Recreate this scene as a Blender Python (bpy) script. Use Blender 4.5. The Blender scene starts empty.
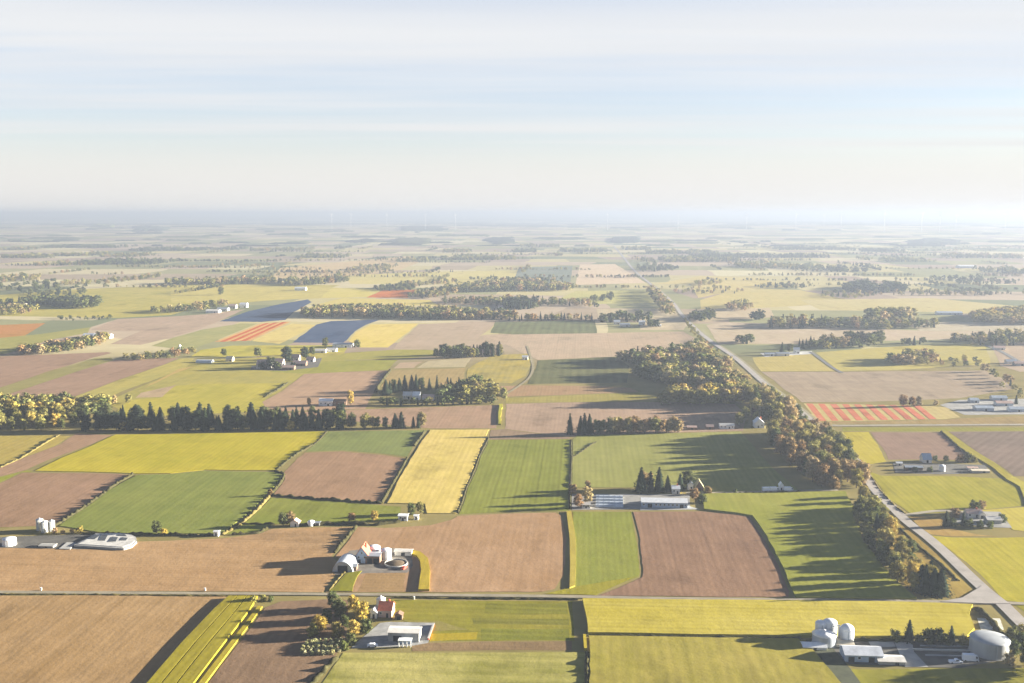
import bpy, math, random
import numpy as np
from mathutils import Vector, noise
from mathutils.geometry import tessellate_polygon

R = math.radians
random.seed(7)
rng = np.random.default_rng(7)
scene = bpy.context.scene
col = scene.collection

# ------------------------------------------------------------------ camera
H, F, W_, H_ = 180.0, 1000.0, 1024, 683
EYE = 214.0
PITCH = math.atan((341.5 - EYE) / F)
SA, CA = math.sin(PITCH), math.cos(PITCH)
SIG = 1.85e-4            # haze density
GRID = R(-4.0)           # the field grid is turned 4 degrees
GD = Vector((math.sin(-GRID), math.cos(GRID)))   # "away" along the grid
GX = Vector((math.cos(GRID), -math.sin(-GRID)))  # "across"

def P(px, py):
    u, v = px - 512.0, 341.5 - py
    t = H / (F * SA - v * CA)
    return Vector((u * t, (v * SA + F * CA) * t))

def mpp(py):
    return H / (F * SA - (341.5 - py) * CA)

cam_d = bpy.data.cameras.new("camera"); cam = bpy.data.objects.new("camera", cam_d); col.objects.link(cam)
cam.location = (0, 0, H); cam.rotation_euler = (R(90) - PITCH, 0, 0)
cam_d.sensor_width = 36; cam_d.lens = F / W_ * 36; cam_d.clip_start = 1; cam_d.clip_end = 200000
scene.camera = cam

# ------------------------------------------------------------------ light
SUN_EL, SUN_AZ = R(9.5), R(9.0)      # azimuth measured from +X towards +Y
sd = Vector((math.cos(SUN_EL) * math.cos(SUN_AZ), math.cos(SUN_EL) * math.sin(SUN_AZ), math.sin(SUN_EL)))
sl = bpy.data.lights.new("sun", 'SUN'); so = bpy.data.objects.new("sun", sl); col.objects.link(so)
sl.energy = 5.0; sl.angle = R(0.53); sl.color = (1.0, 0.93, 0.80)
so.rotation_euler = sd.to_track_quat('Z', 'Y').to_euler(); so.location = (3000, 500, 900)

class N:
    """small helper to wire a node tree"""
    def __init__(s, tree): s.t = tree; tree.nodes.clear()
    def n(s, typ, **kw):
        nd = s.t.nodes.new(typ)
        ins = kw.pop('ins', {})
        for k, v in kw.items(): setattr(nd, k, v)
        for k, v in ins.items(): s.put(nd.inputs[k], v)
        return nd
    def put(s, sock, v):
        if isinstance(v, bpy.types.NodeSocket): s.t.links.new(v, sock)
        else: sock.default_value = v
    def math(s, op, a, b=0.0, c=0.0):
        m = s.n('ShaderNodeMath', operation=op)
        for i, v in enumerate((a, b, c)): s.put(m.inputs[i], v)
        return m.outputs[0]
    def mix(s, fac, a, b, mode='MIX'):
        m = s.n('ShaderNodeMix', data_type='RGBA', blend_type=mode)
        s.put(m.inputs[0], fac); s.put(m.inputs[6], a); s.put(m.inputs[7], b)
        return m.outputs[2]
    def noise(s, vec, scale, detail=3.0, rough=0.55):
        m = s.n('ShaderNodeTexNoise'); s.put(m.inputs['Vector'], vec)
        m.inputs['Scale'].default_value = scale; m.inputs['Detail'].default_value = detail; m.inputs['Roughness'].default_value = rough
        return m.outputs[0]
    def ramp(s, fac, stops, interp='LINEAR'):
        m = s.n('ShaderNodeValToRGB'); s.put(m.inputs[0], fac); cr = m.color_ramp; cr.interpolation = interp
        while len(cr.elements) < len(stops): cr.elements.new(0.5)
        for e, (p, c) in zip(cr.elements, stops):
            e.position = p; e.color = c if len(c) == 4 else (*c, 1)
        return m.outputs[0]
    def mapping(s, vec, rot=(0, 0, 0), scale=(1, 1, 1), loc=(0, 0, 0)):
        m = s.n('ShaderNodeMapping'); s.put(m.inputs[0], vec)
        m.inputs['Rotation'].default_value = rot; m.inputs['Scale'].default_value = scale; m.inputs['Location'].default_value = loc
        return m.outputs[0]

world = bpy.data.worlds.new("World"); scene.world = world; world.use_nodes = True
w = N(world.node_tree)
sky = w.n('ShaderNodeTexSky', sky_type='NISHITA', sun_disc=False)
sky.sun_elevation = SUN_EL; sky.sun_rotation = R(90) - SUN_AZ
sky.altitude = 200; sky.air_density = 1.0; sky.dust_density = 0.35; sky.ozone_density = 1.5
tc = w.n('ShaderNodeTexCoord')
sep = w.n('ShaderNodeSeparateXYZ'); w.put(sep.inputs[0], tc.outputs['Generated'])
zz = w.math('ADD', w.math('MAXIMUM', sep.outputs[2], 0.0), 0.012)
cu = w.math('DIVIDE', sep.outputs[0], zz); cv = w.math('DIVIDE', sep.outputs[1], zz)
cmb = w.n('ShaderNodeCombineXYZ'); w.put(cmb.inputs[0], w.math('ADD', w.math('MULTIPLY', cu, 0.13), w.math('MULTIPLY', cv, 0.12))); w.put(cmb.inputs[1], w.math('MULTIPLY', cv, 0.62)); cmb.inputs[2].default_value = 4.3
n1 = w.noise(cmb.outputs[0], 1.0, 6, 0.55)
cmb2 = w.n('ShaderNodeCombineXYZ'); w.put(cmb2.inputs[0], w.math('SUBTRACT', w.math('MULTIPLY', cu, 0.3), w.math('MULTIPLY', cv, 0.25))); w.put(cmb2.inputs[1], w.math('MULTIPLY', cv, 1.7)); cmb2.inputs[2].default_value = 1.3
n2 = w.noise(cmb2.outputs[0], 1.0, 5, 0.6)
nn = w.math('ADD', w.math('MULTIPLY', n1, 0.72), w.math('MULTIPLY', n2, 0.28))
# clouds thicken with height above the horizon
cov = w.n('ShaderNodeMapRange', ins={'Value': sep.outputs[2], 'From Min': 0.03, 'From Max': 0.17, 'To Min': -0.06, 'To Max': 0.13})
nn = w.math('ADD', nn, cov.outputs[0])
mask = w.n('ShaderNodeMapRange', interpolation_type='SMOOTHSTEP', ins={'Value': nn, 'From Min': 0.40, 'From Max': 0.70, 'To Min': 0.50, 'To Max': 0.97})
shade = w.noise(cmb2.outputs[0], 0.7, 4, 0.5)
ccol = w.mix(shade, (1.78, 1.86, 1.99, 1), (2.2, 2.2, 2.18, 1))
# the cloud sheet lies low in the sky; a milky veil closes the gap to the horizon; overhead it is clear
hi = w.n('ShaderNodeMapRange', interpolation_type='SMOOTHSTEP', ins={'Value': sep.outputs[2], 'From Min': 0.17, 'From Max': 0.27, 'To Min': 1.0, 'To Max': 0.03})
lo = w.n('ShaderNodeMapRange', interpolation_type='SMOOTHSTEP', ins={'Value': sep.outputs[2], 'From Min': 0.02, 'From Max': 0.125, 'To Min': 0.96, 'To Max': 0.0})
mk = w.math('MAXIMUM', w.math('MULTIPLY', mask.outputs[0], hi.outputs[0]), lo.outputs[0])
ccol = w.mix(lo.outputs[0], ccol, (2.1, 2.05, 1.97, 1))
skyc = w.mix(1.0, sky.outputs[0], (0.47, 0.48, 0.62, 1), 'MULTIPLY')
zen = w.n('ShaderNodeMapRange', interpolation_type='SMOOTHSTEP', ins={'Value': sep.outputs[2], 'From Min': 0.22, 'From Max': 0.45, 'To Min': 1.0, 'To Max': 0.58})
skyv = w.n('ShaderNodeVectorMath', operation='SCALE'); w.put(skyv.inputs[0], skyc); w.put(skyv.inputs['Scale'], zen.outputs[0])
wcol = w.mix(mk, skyv.outputs[0], ccol)
bg = w.n('ShaderNodeBackground'); w.put(bg.inputs[0], wcol); bg.inputs[1].default_value = 0.05
wo = w.n('ShaderNodeOutputWorld'); w.put(wo.inputs[0], bg.outputs[0])

vs = scene.view_settings
vs.view_transform = 'Standard'; vs.look = 'None'; vs.gamma = 1; vs.use_curve_mapping = False
vs.exposure = 3.1
cy = scene.cycles
cy.use_denoising = True
try: cy.denoiser = 'OPENIMAGEDENOISE'
except Exception: pass
cy.max_bounces = 4; cy.diffuse_bounces = 2; cy.glossy_bounces = 2; cy.transmission_bounces = 3; cy.volume_bounces = 1
cy.transparent_max_bounces = 4; cy.sample_clamp_indirect = 6; cy.caustics_reflective = False; cy.caustics_refractive = False

# ------------------------------------------------------------------ colours & materials
def lin1(c):
    c /= 255.0
    return c / 12.92 if c <= 0.04045 else ((c + 0.055) / 1.055) ** 2.4
def lin(r, g, b): return np.array([lin1(r), lin1(g), lin1(b)])
HAZE_SEEN = np.array([0.34, 0.38, 0.42])
KALB = 0.57
def albedo(rgb, py):
    """base colour of a surface that the photograph shows as rgb through the air at picture row py"""
    d = P(512, py).y; t = math.exp(-SIG * d * 0.72)
    c = (lin(*rgb) - (1 - t) * HAZE_SEEN * 0.9) / t
    c = np.clip(c * KALB, 0.02, 0.8)
    return tuple(float(x) for x in c)

MATS = {}
def simple(name, base, rough=0.8, var=0.12, scale=0.6, metallic=0.0, streak=False):
    if name in MATS: return MATS[name]
    m = bpy.data.materials.new(name); m.use_nodes = True; k = N(m.node_tree)
    g = k.n('ShaderNodeTexCoord')
    v = g.outputs['Object']
    if streak: v = k.mapping(v, scale=(1, 1, 0.15))
    nz = k.noise(v, scale, 4, 0.6)
    f = k.n('ShaderNodeMapRange', ins={'Value': nz, 'From Min': 0.3, 'From Max': 0.7, 'To Min': 1 - var, 'To Max': 1 + var})
    c = k.n('ShaderNodeVectorMath', operation='SCALE'); c.inputs[0].default_value = base; k.put(c.inputs['Scale'], f.outputs[0])
    b = k.n('ShaderNodeBsdfPrincipled'); k.put(b.inputs['Base Color'], c.outputs[0])
    b.inputs['Roughness'].default_value = rough; b.inputs['Metallic'].default_value = metallic; b.inputs['Specular IOR Level'].default_value = 0.3
    o = k.n('ShaderNodeOutputMaterial'); k.put(o.inputs[0], b.outputs[0])
    MATS[name] = m
    return m

def field_mat(a, b, rows=4.0, rstr=0.12, ang=None, tram=24.0, tstr=0.15, seed=0.0, patch=0.012, speck=0.10, bump=0.25):
    """soil or crop: large patches between colours a and b, drill rows, wheel tracks, fine grain"""
    key = ('field', tuple(round(x, 3) for x in a), tuple(round(x, 3) for x in b), rows, rstr, ang, tram, tstr, round(seed, 1))
    if key in MATS: return MATS[key]
    m = bpy.data.materials.new("field_surface"); m.use_nodes = True; k = N(m.node_tree)
    g = k.n('ShaderNodeNewGeometry')
    ang = GRID if ang is None else ang
    v = k.mapping(g.outputs['Position'], rot=(0, 0, -ang))
    vo = k.mapping(v, loc=(seed * 37.0, seed * 91.0, 0))
    big = k.noise(vo, patch, 4, 0.6)
    streak = k.noise(k.mapping(vo, scale=(0.16, 0.012, 1)), 1.0, 4, 0.65)
    fine = k.noise(vo, 0.55, 3, 0.7)
    mid = k.noise(vo, 0.07, 4, 0.65)
    fac = k.math('ADD', k.math('MULTIPLY', big, 0.6), k.math('MULTIPLY', streak, 0.4))
    fm = k.n('ShaderNodeMapRange', ins={'Value': fac, 'From Min': 0.36, 'From Max': 0.64})
    c = k.mix(fm.outputs[0], (*a, 1), (*b, 1))
    sx = k.n('ShaderNodeSeparateXYZ'); k.put(sx.inputs[0], v)
    wob = k.math('MULTIPLY', k.math('SUBTRACT', mid, 0.5), 1.6)
    xx = k.math('ADD', sx.outputs[0], wob)
    s1 = k.math('SINE', k.math('MULTIPLY', xx, 2 * math.pi / rows))
    s1 = k.math('MULTIPLY', s1, k.math('MULTIPLY', streak, 1.1 * rstr))
    fr = k.math('ABSOLUTE', k.math('SUBTRACT', k.math('FRACT', k.math('DIVIDE', k.math('ADD', xx, seed * 5), tram)), 0.5))
    tl = k.n('ShaderNodeMapRange', interpolation_type='SMOOTHSTEP', ins={'Value': fr, 'From Min': 0.0, 'From Max': 1.3 / tram, 'To Min': 1.0, 'To Max': 0.0})
    tl = k.math('MULTIPLY', k.math('MULTIPLY', tl.outputs[0], tstr * 0.6), k.math('MULTIPLY', mid, 1.8))
    rn = k.noise(k.mapping(vo, scale=(0.55 / rows * 2.2, 0.012, 1)), 1.0, 3, 0.75)
    s1 = k.math('ADD', k.math('MULTIPLY', s1, 0.75), k.math('MULTIPLY', k.math('SUBTRACT', rn, 0.5), 1.9 * rstr + 0.06))
    val = k.math('ADD', 1.0, s1)
    val = k.math('SUBTRACT', val, tl)
    val = k.math('ADD', val, k.math('MULTIPLY', k.math('SUBTRACT', fine, 0.5), 2 * speck))
    val = k.math('ADD', val, k.math('MULTIPLY', k.math('SUBTRACT', mid, 0.5), 0.46))
    damp = k.n('ShaderNodeMapRange', interpolation_type='SMOOTHSTEP', ins={'Value': k.noise(k.mapping(vo, scale=(1, 0.55, 1)), 0.021, 5, 0.62), 'From Min': 0.56, 'From Max': 0.70, 'To Min': 0.0, 'To Max': 0.22})
    val = k.math('SUBTRACT', val, damp.outputs[0])
    sc = k.n('ShaderNodeVectorMath', operation='SCALE'); k.put(sc.inputs[0], c); k.put(sc.inputs['Scale'], val)
    bs = k.n('ShaderNodeBsdfDiffuse'); k.put(bs.inputs[0], sc.outputs[0]); bs.inputs[1].default_value = 0.0
    if bump:
        bp = k.n('ShaderNodeBump'); bp.inputs['Strength'].default_value = bump; bp.inputs['Distance'].default_value = 0.6
        k.put(bp.inputs['Height'], k.math('ADD', k.math('MULTIPLY', fine, 0.6), k.math('MULTIPLY', mid, 1.6))); k.put(bs.inputs['Normal'], bp.outputs[0])
    o = k.n('ShaderNodeOutputMaterial'); k.put(o.inputs[0], bs.outputs[0])
    MATS[key] = m
    return m

def foliage_mat(name, attr):
    m = bpy.data.materials.new(name); m.use_nodes = True; k = N(m.node_tree)
    if attr: src = k.n('ShaderNodeAttribute', attribute_name='tint').outputs[0]
    else: src = k.n('ShaderNodeObjectInfo').outputs['Color']
    g = k.n('ShaderNodeNewGeometry')
    nz = k.noise(g.outputs['Position'], 0.35, 4, 0.7)
    f = k.n('ShaderNodeMapRange', ins={'Value': nz, 'From Min': 0.3, 'From Max': 0.7, 'To Min': 0.62, 'To Max': 1.35})
    c = k.n('ShaderNodeVectorMath', operation='SCALE'); k.put(c.inputs[0], src); k.put(c.inputs['Scale'], f.outputs[0])
    d = k.n('ShaderNodeBsdfDiffuse'); k.put(d.inputs[0], c.outputs[0])
    t = k.n('ShaderNodeBsdfTranslucent'); k.put(t.inputs[0], c.outputs[0])
    mx = k.n('ShaderNodeMixShader'); mx.inputs[0].default_value = 0.2; k.put(mx.inputs[1], d.outputs[0]); k.put(mx.inputs[2], t.outputs[0])
    o = k.n('ShaderNodeOutputMaterial'); k.put(o.inputs[0], mx.outputs[0])
    return m
LEAF = foliage_mat("leaf_cover", False)
LEAF_MASS = foliage_mat("leaf_cover_mass", True)
BARK = simple("bark", (0.09, 0.065, 0.045), 0.9, 0.3, 3)

M_white = simple("white_sheet_metal", (0.76, 0.76, 0.74), 0.45, 0.10, 0.5, streak=True)
M_offw = simple("off_white_render", (0.66, 0.62, 0.55), 0.8, 0.12, 0.4)
M_grey = simple("grey_sheet_metal", (0.42, 0.45, 0.48), 0.4, 0.14, 0.4, 0.3, streak=True)
M_blue = simple("blue_grey_cladding", (0.30, 0.37, 0.46), 0.6, 0.12, 0.6)
M_conc = simple("concrete", (0.33, 0.32, 0.295), 0.9, 0.2, 0.25)
M_concd = simple("stained_concrete", (0.30, 0.30, 0.29), 0.9, 0.3, 0.2)
M_red = simple("red_roof", (0.48, 0.14, 0.08), 0.8, 0.2, 1.0)
M_pink = simple("weathered_tile_roof", (0.52, 0.36, 0.29), 0.8, 0.15, 0.8)
M_brown = simple("brown_timber", (0.16, 0.10, 0.065), 0.85, 0.2, 0.8)
M_dark = simple("dark_opening", (0.025, 0.027, 0.03), 0.7, 0.1, 1)  # near-black colour standing in for the shade inside open doorways
M_glass = simple("window_glass", (0.05, 0.06, 0.075), 0.08, 0.1, 1)
M_tarp = simple("black_tarpaulin", (0.05, 0.055, 0.06), 0.5, 0.3, 0.5)
M_cream = simple("cream_render", (0.62, 0.54, 0.40), 0.85, 0.1, 0.5)
M_film = simple("greenhouse_film", (0.42, 0.46, 0.50), 0.3, 0.2, 0.4)
M_mud = simple("dung_heap", (0.10, 0.07, 0.04), 0.95, 0.35, 0.8)
M_tyre = simple("rubber", (0.02, 0.02, 0.02), 0.8, 0.1, 1)
M_paint = simple("white_car_paint", (0.78, 0.79, 0.80), 0.25, 0.03, 1)
M_bluepaint = simple("blue_car_paint", (0.08, 0.16, 0.32), 0.3, 0.05, 1)
M_rust = simple("red_machine_paint", (0.5, 0.09, 0.05), 0.5, 0.15, 1)
M_post = simple("painted_post", (0.72, 0.70, 0.62), 0.6, 0.08, 2)
M_asph = simple("asphalt", (0.275, 0.245, 0.215), 0.95, 0.16, 0.12)
M_lane = simple("gravel_lane", (0.235, 0.20, 0.135), 0.95, 0.2, 0.12)

# ------------------------------------------------------------------ objects
def link_mesh(name, verts, faces, mats, parent=None, midx=None, smooth=False):
    me = bpy.data.meshes.new(name); me.from_pydata(verts, [], faces)
    for m in (mats if isinstance(mats, (list, tuple)) else [mats]): me.materials.append(m)
    if midx is not None: me.polygons.foreach_set('material_index', midx)
    if smooth: me.polygons.foreach_set('use_smooth', [True] * len(me.polygons))
    me.update()
    o = bpy.data.objects.new(name, me); col.objects.link(o)
    if parent: o.parent = parent
    return o

def struct(o, kind='structure', label=None):
    o['kind'] = kind
    if label: o['label'] = label
    return o

def tag(o, label, cat, group=None):
    o['label'] = label; o['category'] = cat
    if group: o['group'] = group
    return o

def thing(name, label, cat, px, py, rz=None, group=None, z=0.0):
    o = bpy.data.objects.new(name, None); col.objects.link(o)
    p = P(px, py); o.location = (p.x, p.y, z); o.rotation_euler = (0, 0, GRID if rz is None else rz)
    o.empty_display_size = 2
    return tag(o, label, cat, group)

class MB:
    def __init__(s): s.v = []; s.f = []
    def add(s, vs, fs):
        b = len(s.v); s.v += [tuple(v) for v in vs]; s.f += [tuple(i + b for i in f) for f in fs]; return s
    def box(s, x0, x1, y0, y1, z0, z1):
        return s.add([(x0,y0,z0),(x1,y0,z0),(x1,y1,z0),(x0,y1,z0),(x0,y0,z1),(x1,y0,z1),(x1,y1,z1),(x0,y1,z1)],
                     [(3,2,1,0),(4,5,6,7),(0,1,5,4),(1,2,6,5),(2,3,7,6),(3,0,4,7)])
    def extrude(s, prof, a0, a1, axis):
        """prof: list of (u, z) anticlockwise; extruded along axis from a0 to a1"""
        n = len(prof)
        mk = (lambda u, z, a: (a, u, z)) if axis == 'x' else (lambda u, z, a: (u, a, z))
        vs = [mk(u, z, a0) for u, z in prof] + [mk(u, z, a1) for u, z in prof]
        fs = [tuple(range(n - 1, -1, -1)), tuple(range(n, 2 * n))] + [(i, (i + 1) % n, n + (i + 1) % n, n + i) for i in range(n)]
        return s.add(vs, fs)
    def lathe(s, prof, cx=0, cy=0, n=28, close=True):
        """prof: list of (r, z) from bottom to top"""
        vs, fs = [], []
        for r, z in prof:
            vs += [(cx + r * math.cos(2*math.pi*i/n), cy + r * math.sin(2*math.pi*i/n), z) for i in range(n)]
        for j in range(len(prof) - 1):
            fs += [(j*n+i, j*n+(i+1)%n, (j+1)*n+(i+1)%n, (j+1)*n+i) for i in range(n)]
        if close: fs += [tuple(range(n - 1, -1, -1)), tuple((len(prof)-1)*n + i for i in range(n))]
        return s.add(vs, fs)
    def build(s, name, mat, parent=None, smooth=False):
        return link_mesh(name, s.v, s.f, mat, parent, smooth=smooth)

# ---- ground polygons traced on the photograph and laid out where they stand
def wobble(p, amp=1.3, sc=55.0):
    n = noise.noise_vector(Vector((p.x / sc, p.y / sc, 3.7)))
    return Vector((p.x + n.x * amp, p.y + n.y * amp))

def inset(pts):
    n = len(pts); A = sum(pts[i].x * pts[(i+1) % n].y - pts[(i+1) % n].x * pts[i].y for i in range(n))
    sg = 1 if A > 0 else -1; out = []
    for i, p in enumerate(pts):
        d = pts[(i + 1) % n] - pts[i - 1]
        if d.length < 1e-6: out.append(p); continue
        nr = Vector((-d.y, d.x)).normalized() * sg
        out.append(p + nr * (0.75 + 0.55 * noise.noise(Vector((p.x / 6, p.y / 6, 9))) + 0.5 * noise.noise(Vector((p.x / 30, p.y / 30, 2)))))
    return out

def outline(pix, amp=1.3):
    pts = [P(*q) for q in pix]; out = []
    for i, p in enumerate(pts):
        q = pts[(i + 1) % len(pts)]; L = (q - p).length; k = max(1, min(60, int(L / 7)))
        for j in range(k): out.append(wobble(p.lerp(q, j / k), amp))
    if amp >= 1.0: out = inset(out)
    a = sum(out[i].x * out[(i+1) % len(out)].y - out[(i+1) % len(out)].x * out[i].y for i in range(len(out)))
    return out if a > 0 else out[::-1]

LAYED = []
def field(name, pix, mat, h=0.0, amp=1.3, bank=0.0):
    pts = outline(pix, amp)
    x0, x1 = min(p.x for p in pts), max(p.x for p in pts); y0, y1 = min(p.y for p in pts), max(p.y for p in pts)
    lay = 1 + max([l for (a0, a1, b0, b1, l) in LAYED if a0 < x1 and a1 > x0 and b0 < y1 and b1 > y0], default=0)
    LAYED.append((x0, x1, y0, y1, lay))
    z = 0.02 + 0.014 * lay + h
    tri = tessellate_polygon([[Vector((p.x, p.y, 0)) for p in pts]])
    n = len(pts)
    vs = [(p.x, p.y, z) for p in pts]
    fs = []
    for t in tri:
        a, b, c = (pts[i] for i in t)
        fs.append(tuple(t) if (b - a).cross(c - a) > 0 else tuple(t[::-1]))
    if h > 0:
        vs += [(p.x, p.y, 0.0) for p in pts]
        fs += [(i, n + i, n + (i + 1) % n, (i + 1) % n) for i in range(n)]
    return struct(link_mesh(name, vs, fs, mat))

def crop(name, rgb, rgb2, pix, h=0.0, rows=4.0, rstr=0.10, tram=24.0, tstr=0.12, ang=None, seed=None, bump=0.25, speck=0.10, amp=1.3, patch=0.012):
    rgb2 = tuple(q + 0.45 * (q - p) for p, q in zip(rgb, rgb2))
    cy_ = sum(q[1] for q in pix) / len(pix)
    return field(name, pix, field_mat(albedo(rgb, cy_), albedo(rgb2, cy_), rows, rstr, ang, tram, tstr, (len(LAYED) % 17) * 1.0 if seed is None else seed, bump=bump, speck=speck, patch=patch), h, amp)

def ribbon(name, pix, width, mat, z=0.2, kind='structure', world_pts=None, amp=0.0):
    pts = world_pts or [P(*q) for q in pix]
    # smooth with a Catmull-Rom pass
    out = []
    for i in range(len(pts) - 1):
        p0, p1, p2, p3 = pts[max(i-1, 0)], pts[i], pts[i+1], pts[min(i+2, len(pts)-1)]
        k = max(2, min(40, int((p2 - p1).length / 10)))
        for j in range(k):
            t = j / k
            out.append(0.5 * ((2*p1) + (p2-p0)*t + (2*p0-5*p1+4*p2-p3)*t*t + (3*p1-p0-3*p2+p3)*t**3))
    out.append(pts[-1])
    vs, fs = [], []
    for i, p in enumerate(out):
        d = (out[min(i+1, len(out)-1)] - out[max(i-1, 0)]).normalized(); nrm = Vector((-d.y, d.x))
        wd = width * (1 + amp * noise.noise(Vector((p.x/9, p.y/9, 1))))
        a, b = p + nrm * wd / 2, p - nrm * wd / 2
        vs += [(a.x, a.y, z), (b.x, b.y, z)]
        if i: fs.append((2*i-2, 2*i-1, 2*i+1, 2*i))
    o = link_mesh(name, vs, fs, mat)
    if kind: struct(o, kind)
    return o

# ------------------------------------------------------------------ terrain
def sstep(a, b, x):
    t = min(1, max(0, (x - a) / (b - a))); return t * t * (3 - 2 * t)
def terrain(x, y):
    r = y
    k = sstep(5500, 10500, r)
    if k <= 0: return 0.0
    n = noise.fractal(Vector((x / 5200.0, y / 3600.0, 0.3)), 1.0, 2.0, 4)
    z = k * (46 + 30 * n) + sstep(14000, 42000, r) * (62 + 30 * noise.noise(Vector((x / 9000.0, y / 9000.0, 5))))
    # a long ridge on the western horizon
    z += sstep(16000, 26000, r) * 46 * sstep(1500, -9000, x + 0.10 * (r - 20000)) 
    return max(0.0, z)

def build_ground():
    ys = [-300.0]
    while ys[-1] < 60000: ys.append(ys[-1] + max(180.0, ys[-1] * 0.016))
    nx = 150
    vs = []
    for y in ys:
        half = min(44000, 2200 + 0.78 * max(y, 0))
        for i in range(nx + 1):
            x = -half + 2 * half * i / nx
            vs.append((x, y, terrain(x, y)))
    fs = [(j*(nx+1)+i, j*(nx+1)+i+1, (j+1)*(nx+1)+i+1, (j+1)*(nx+1)+i) for j in range(len(ys)-1) for i in range(nx)]
    m = bpy.data.materials.new("countryside"); m.use_nodes = True; k = N(m.node_tree)
    g = k.n('ShaderNodeNewGeometry')
    v = k.mapping(g.outputs['Position'], rot=(0, 0, -GRID))
    wv = k.n('ShaderNodeTexNoise'); k.put(wv.inputs[0], v); wv.inputs['Scale'].default_value = 0.0011; wv.inputs['Detail'].default_value = 2
    off = k.n('ShaderNodeVectorMath', operation='MULTIPLY_ADD'); k.put(off.inputs[0], wv.outputs[1]); off.inputs[1].default_value = (260, 320, 0); k.put(off.inputs[2], v)
    sp = k.n('ShaderNodeSeparateXYZ'); k.put(sp.inputs[0], off.outputs[0])
    def cells(cw, ch, sd):
        row = k.math('FLOOR', k.math('DIVIDE', sp.outputs[1], ch))
        wn0 = k.n('ShaderNodeTexWhiteNoise', noise_dimensions='2D'); c0 = k.n('ShaderNodeCombineXYZ'); k.put(c0.inputs[0], row); c0.inputs[1].default_value = sd; k.put(wn0.inputs['Vector'], c0.outputs[0])
        xs = k.math('ADD', k.math('DIVIDE', sp.outputs[0], cw), k.math('MULTIPLY', wn0.outputs[0], 7.0))
        cx = k.math('FLOOR', xs)
        wn1 = k.n('ShaderNodeTexWhiteNoise', noise_dimensions='3D'); c1 = k.n('ShaderNodeCombineXYZ'); k.put(c1.inputs[0], cx); k.put(c1.inputs[1], row); c1.inputs[2].default_value = sd; k.put(wn1.inputs['Vector'], c1.outputs[0])
        nst = k.math('CEIL', k.math('MULTIPLY', wn1.outputs[0], 3.2))
        st = k.math('FLOOR', k.math('MULTIPLY', k.math('FRACT', xs), nst))
        wn2 = k.n('ShaderNodeTexWhiteNoise', noise_dimensions='3D'); c2 = k.n('ShaderNodeCombineXYZ'); k.put(c2.inputs[0], k.math('ADD', cx, k.math('MULTIPLY', st, 17.3))); k.put(c2.inputs[1], row); c2.inputs[2].default_value = sd + 5; k.put(wn2.inputs['Vector'], c2.outputs[0])
        return wn2.outputs[0]
    pal = [(0.0, (0.31, 0.24, 0.16)), (0.13, (0.24, 0.23, 0.11)), (0.27, (0.40, 0.34, 0.16)), (0.38, (0.27, 0.25, 0.12)), (0.50, (0.37, 0.29, 0.20)),
           (0.62, (0.16, 0.17, 0.09)), (0.72, (0.45, 0.38, 0.22)), (0.84, (0.29, 0.22, 0.16)), (0.93, (0.48, 0.42, 0.24))]
    c = k.ramp(cells(430.0, 260.0, 2.0), pal, 'CONSTANT')
    fine = k.noise(v, 0.02, 5, 0.65); big = k.noise(v, 0.0016, 4, 0.6)
    near = k.mix(k.noise(v, 0.03, 4, 0.6), (0.13, 0.12, 0.04, 1), (0.30, 0.23, 0.09, 1))
    spn = k.n('ShaderNodeSeparateXYZ'); k.put(spn.inputs[0], g.outputs['Position'])
    nf = k.n('ShaderNodeMapRange', ins={'Value': spn.outputs[1], 'From Min': 1150.0, 'From Max': 1350.0})
    c = k.mix(nf.outputs[0], near, c)
    val = k.math('ADD', 0.62, k.math('ADD', k.math('MULTIPLY', fine, 0.45), k.math('MULTIPLY', big, 0.3)))
    sc = k.n('ShaderNodeVectorMath', operation='SCALE'); k.put(sc.inputs[0], c); k.put(sc.inputs['Scale'], val)
    d = k.n('ShaderNodeBsdfDiffuse'); k.put(d.inputs[0], sc.outputs[0])
    o = k.n('ShaderNodeOutputMaterial'); k.put(o.inputs[0], d.outputs[0])
    struct(link_mesh("ground", vs, fs, m, smooth=True))
build_ground()

# ------------------------------------------------------------------ fields (order = from the back, small ones last)
SOIL, SOIL2 = (180, 142, 102), (194, 156, 114)
SOILD, SOILD2 = (160, 124, 104), (174, 138, 114)
def soil(pix, a=SOIL, b=SOIL2, **k):
    far_ = sum(q[1] for q in pix) / len(pix) < 520; a = (a[0] - 3 - 3*far_, a[1] + 2 + 2*far_, a[2] + 2 + 2*far_); b = (b[0] - 2 - 2*far_, b[1] + 3 + far_, b[2] + 2 + 3*far_)
    k.setdefault('rows', 3.6); k.setdefault('rstr', 0.07); k.setdefault('bump', 0.28); k.setdefault('speck', 0.07)
    return crop("ploughed_field", a, b, pix, **k)
def green(pix, a=(140, 146, 78), b=(160, 160, 82), **k):
    if sum(q[1] for q in pix) / len(pix) > 400: a = (a[0]-3, a[1]-2, a[2]+4); b = (b[0]-2, b[1]-1, b[2]+4)
    else: a = (a[0]+2, a[1]-2, a[2]+4); b = (b[0]+2, b[1]-2, b[2]+4)
    return crop("green_field", a, b, pix, **k)
def yellow(pix, a=(196, 178, 68), b=(206, 186, 84), **k):
    a = (a[0]-6, a[1]-1, a[2]+3); b = (b[0]-4, b[1]-1, b[2]+4)
    return crop("yellow_field", a, b, pix, **k)

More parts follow.
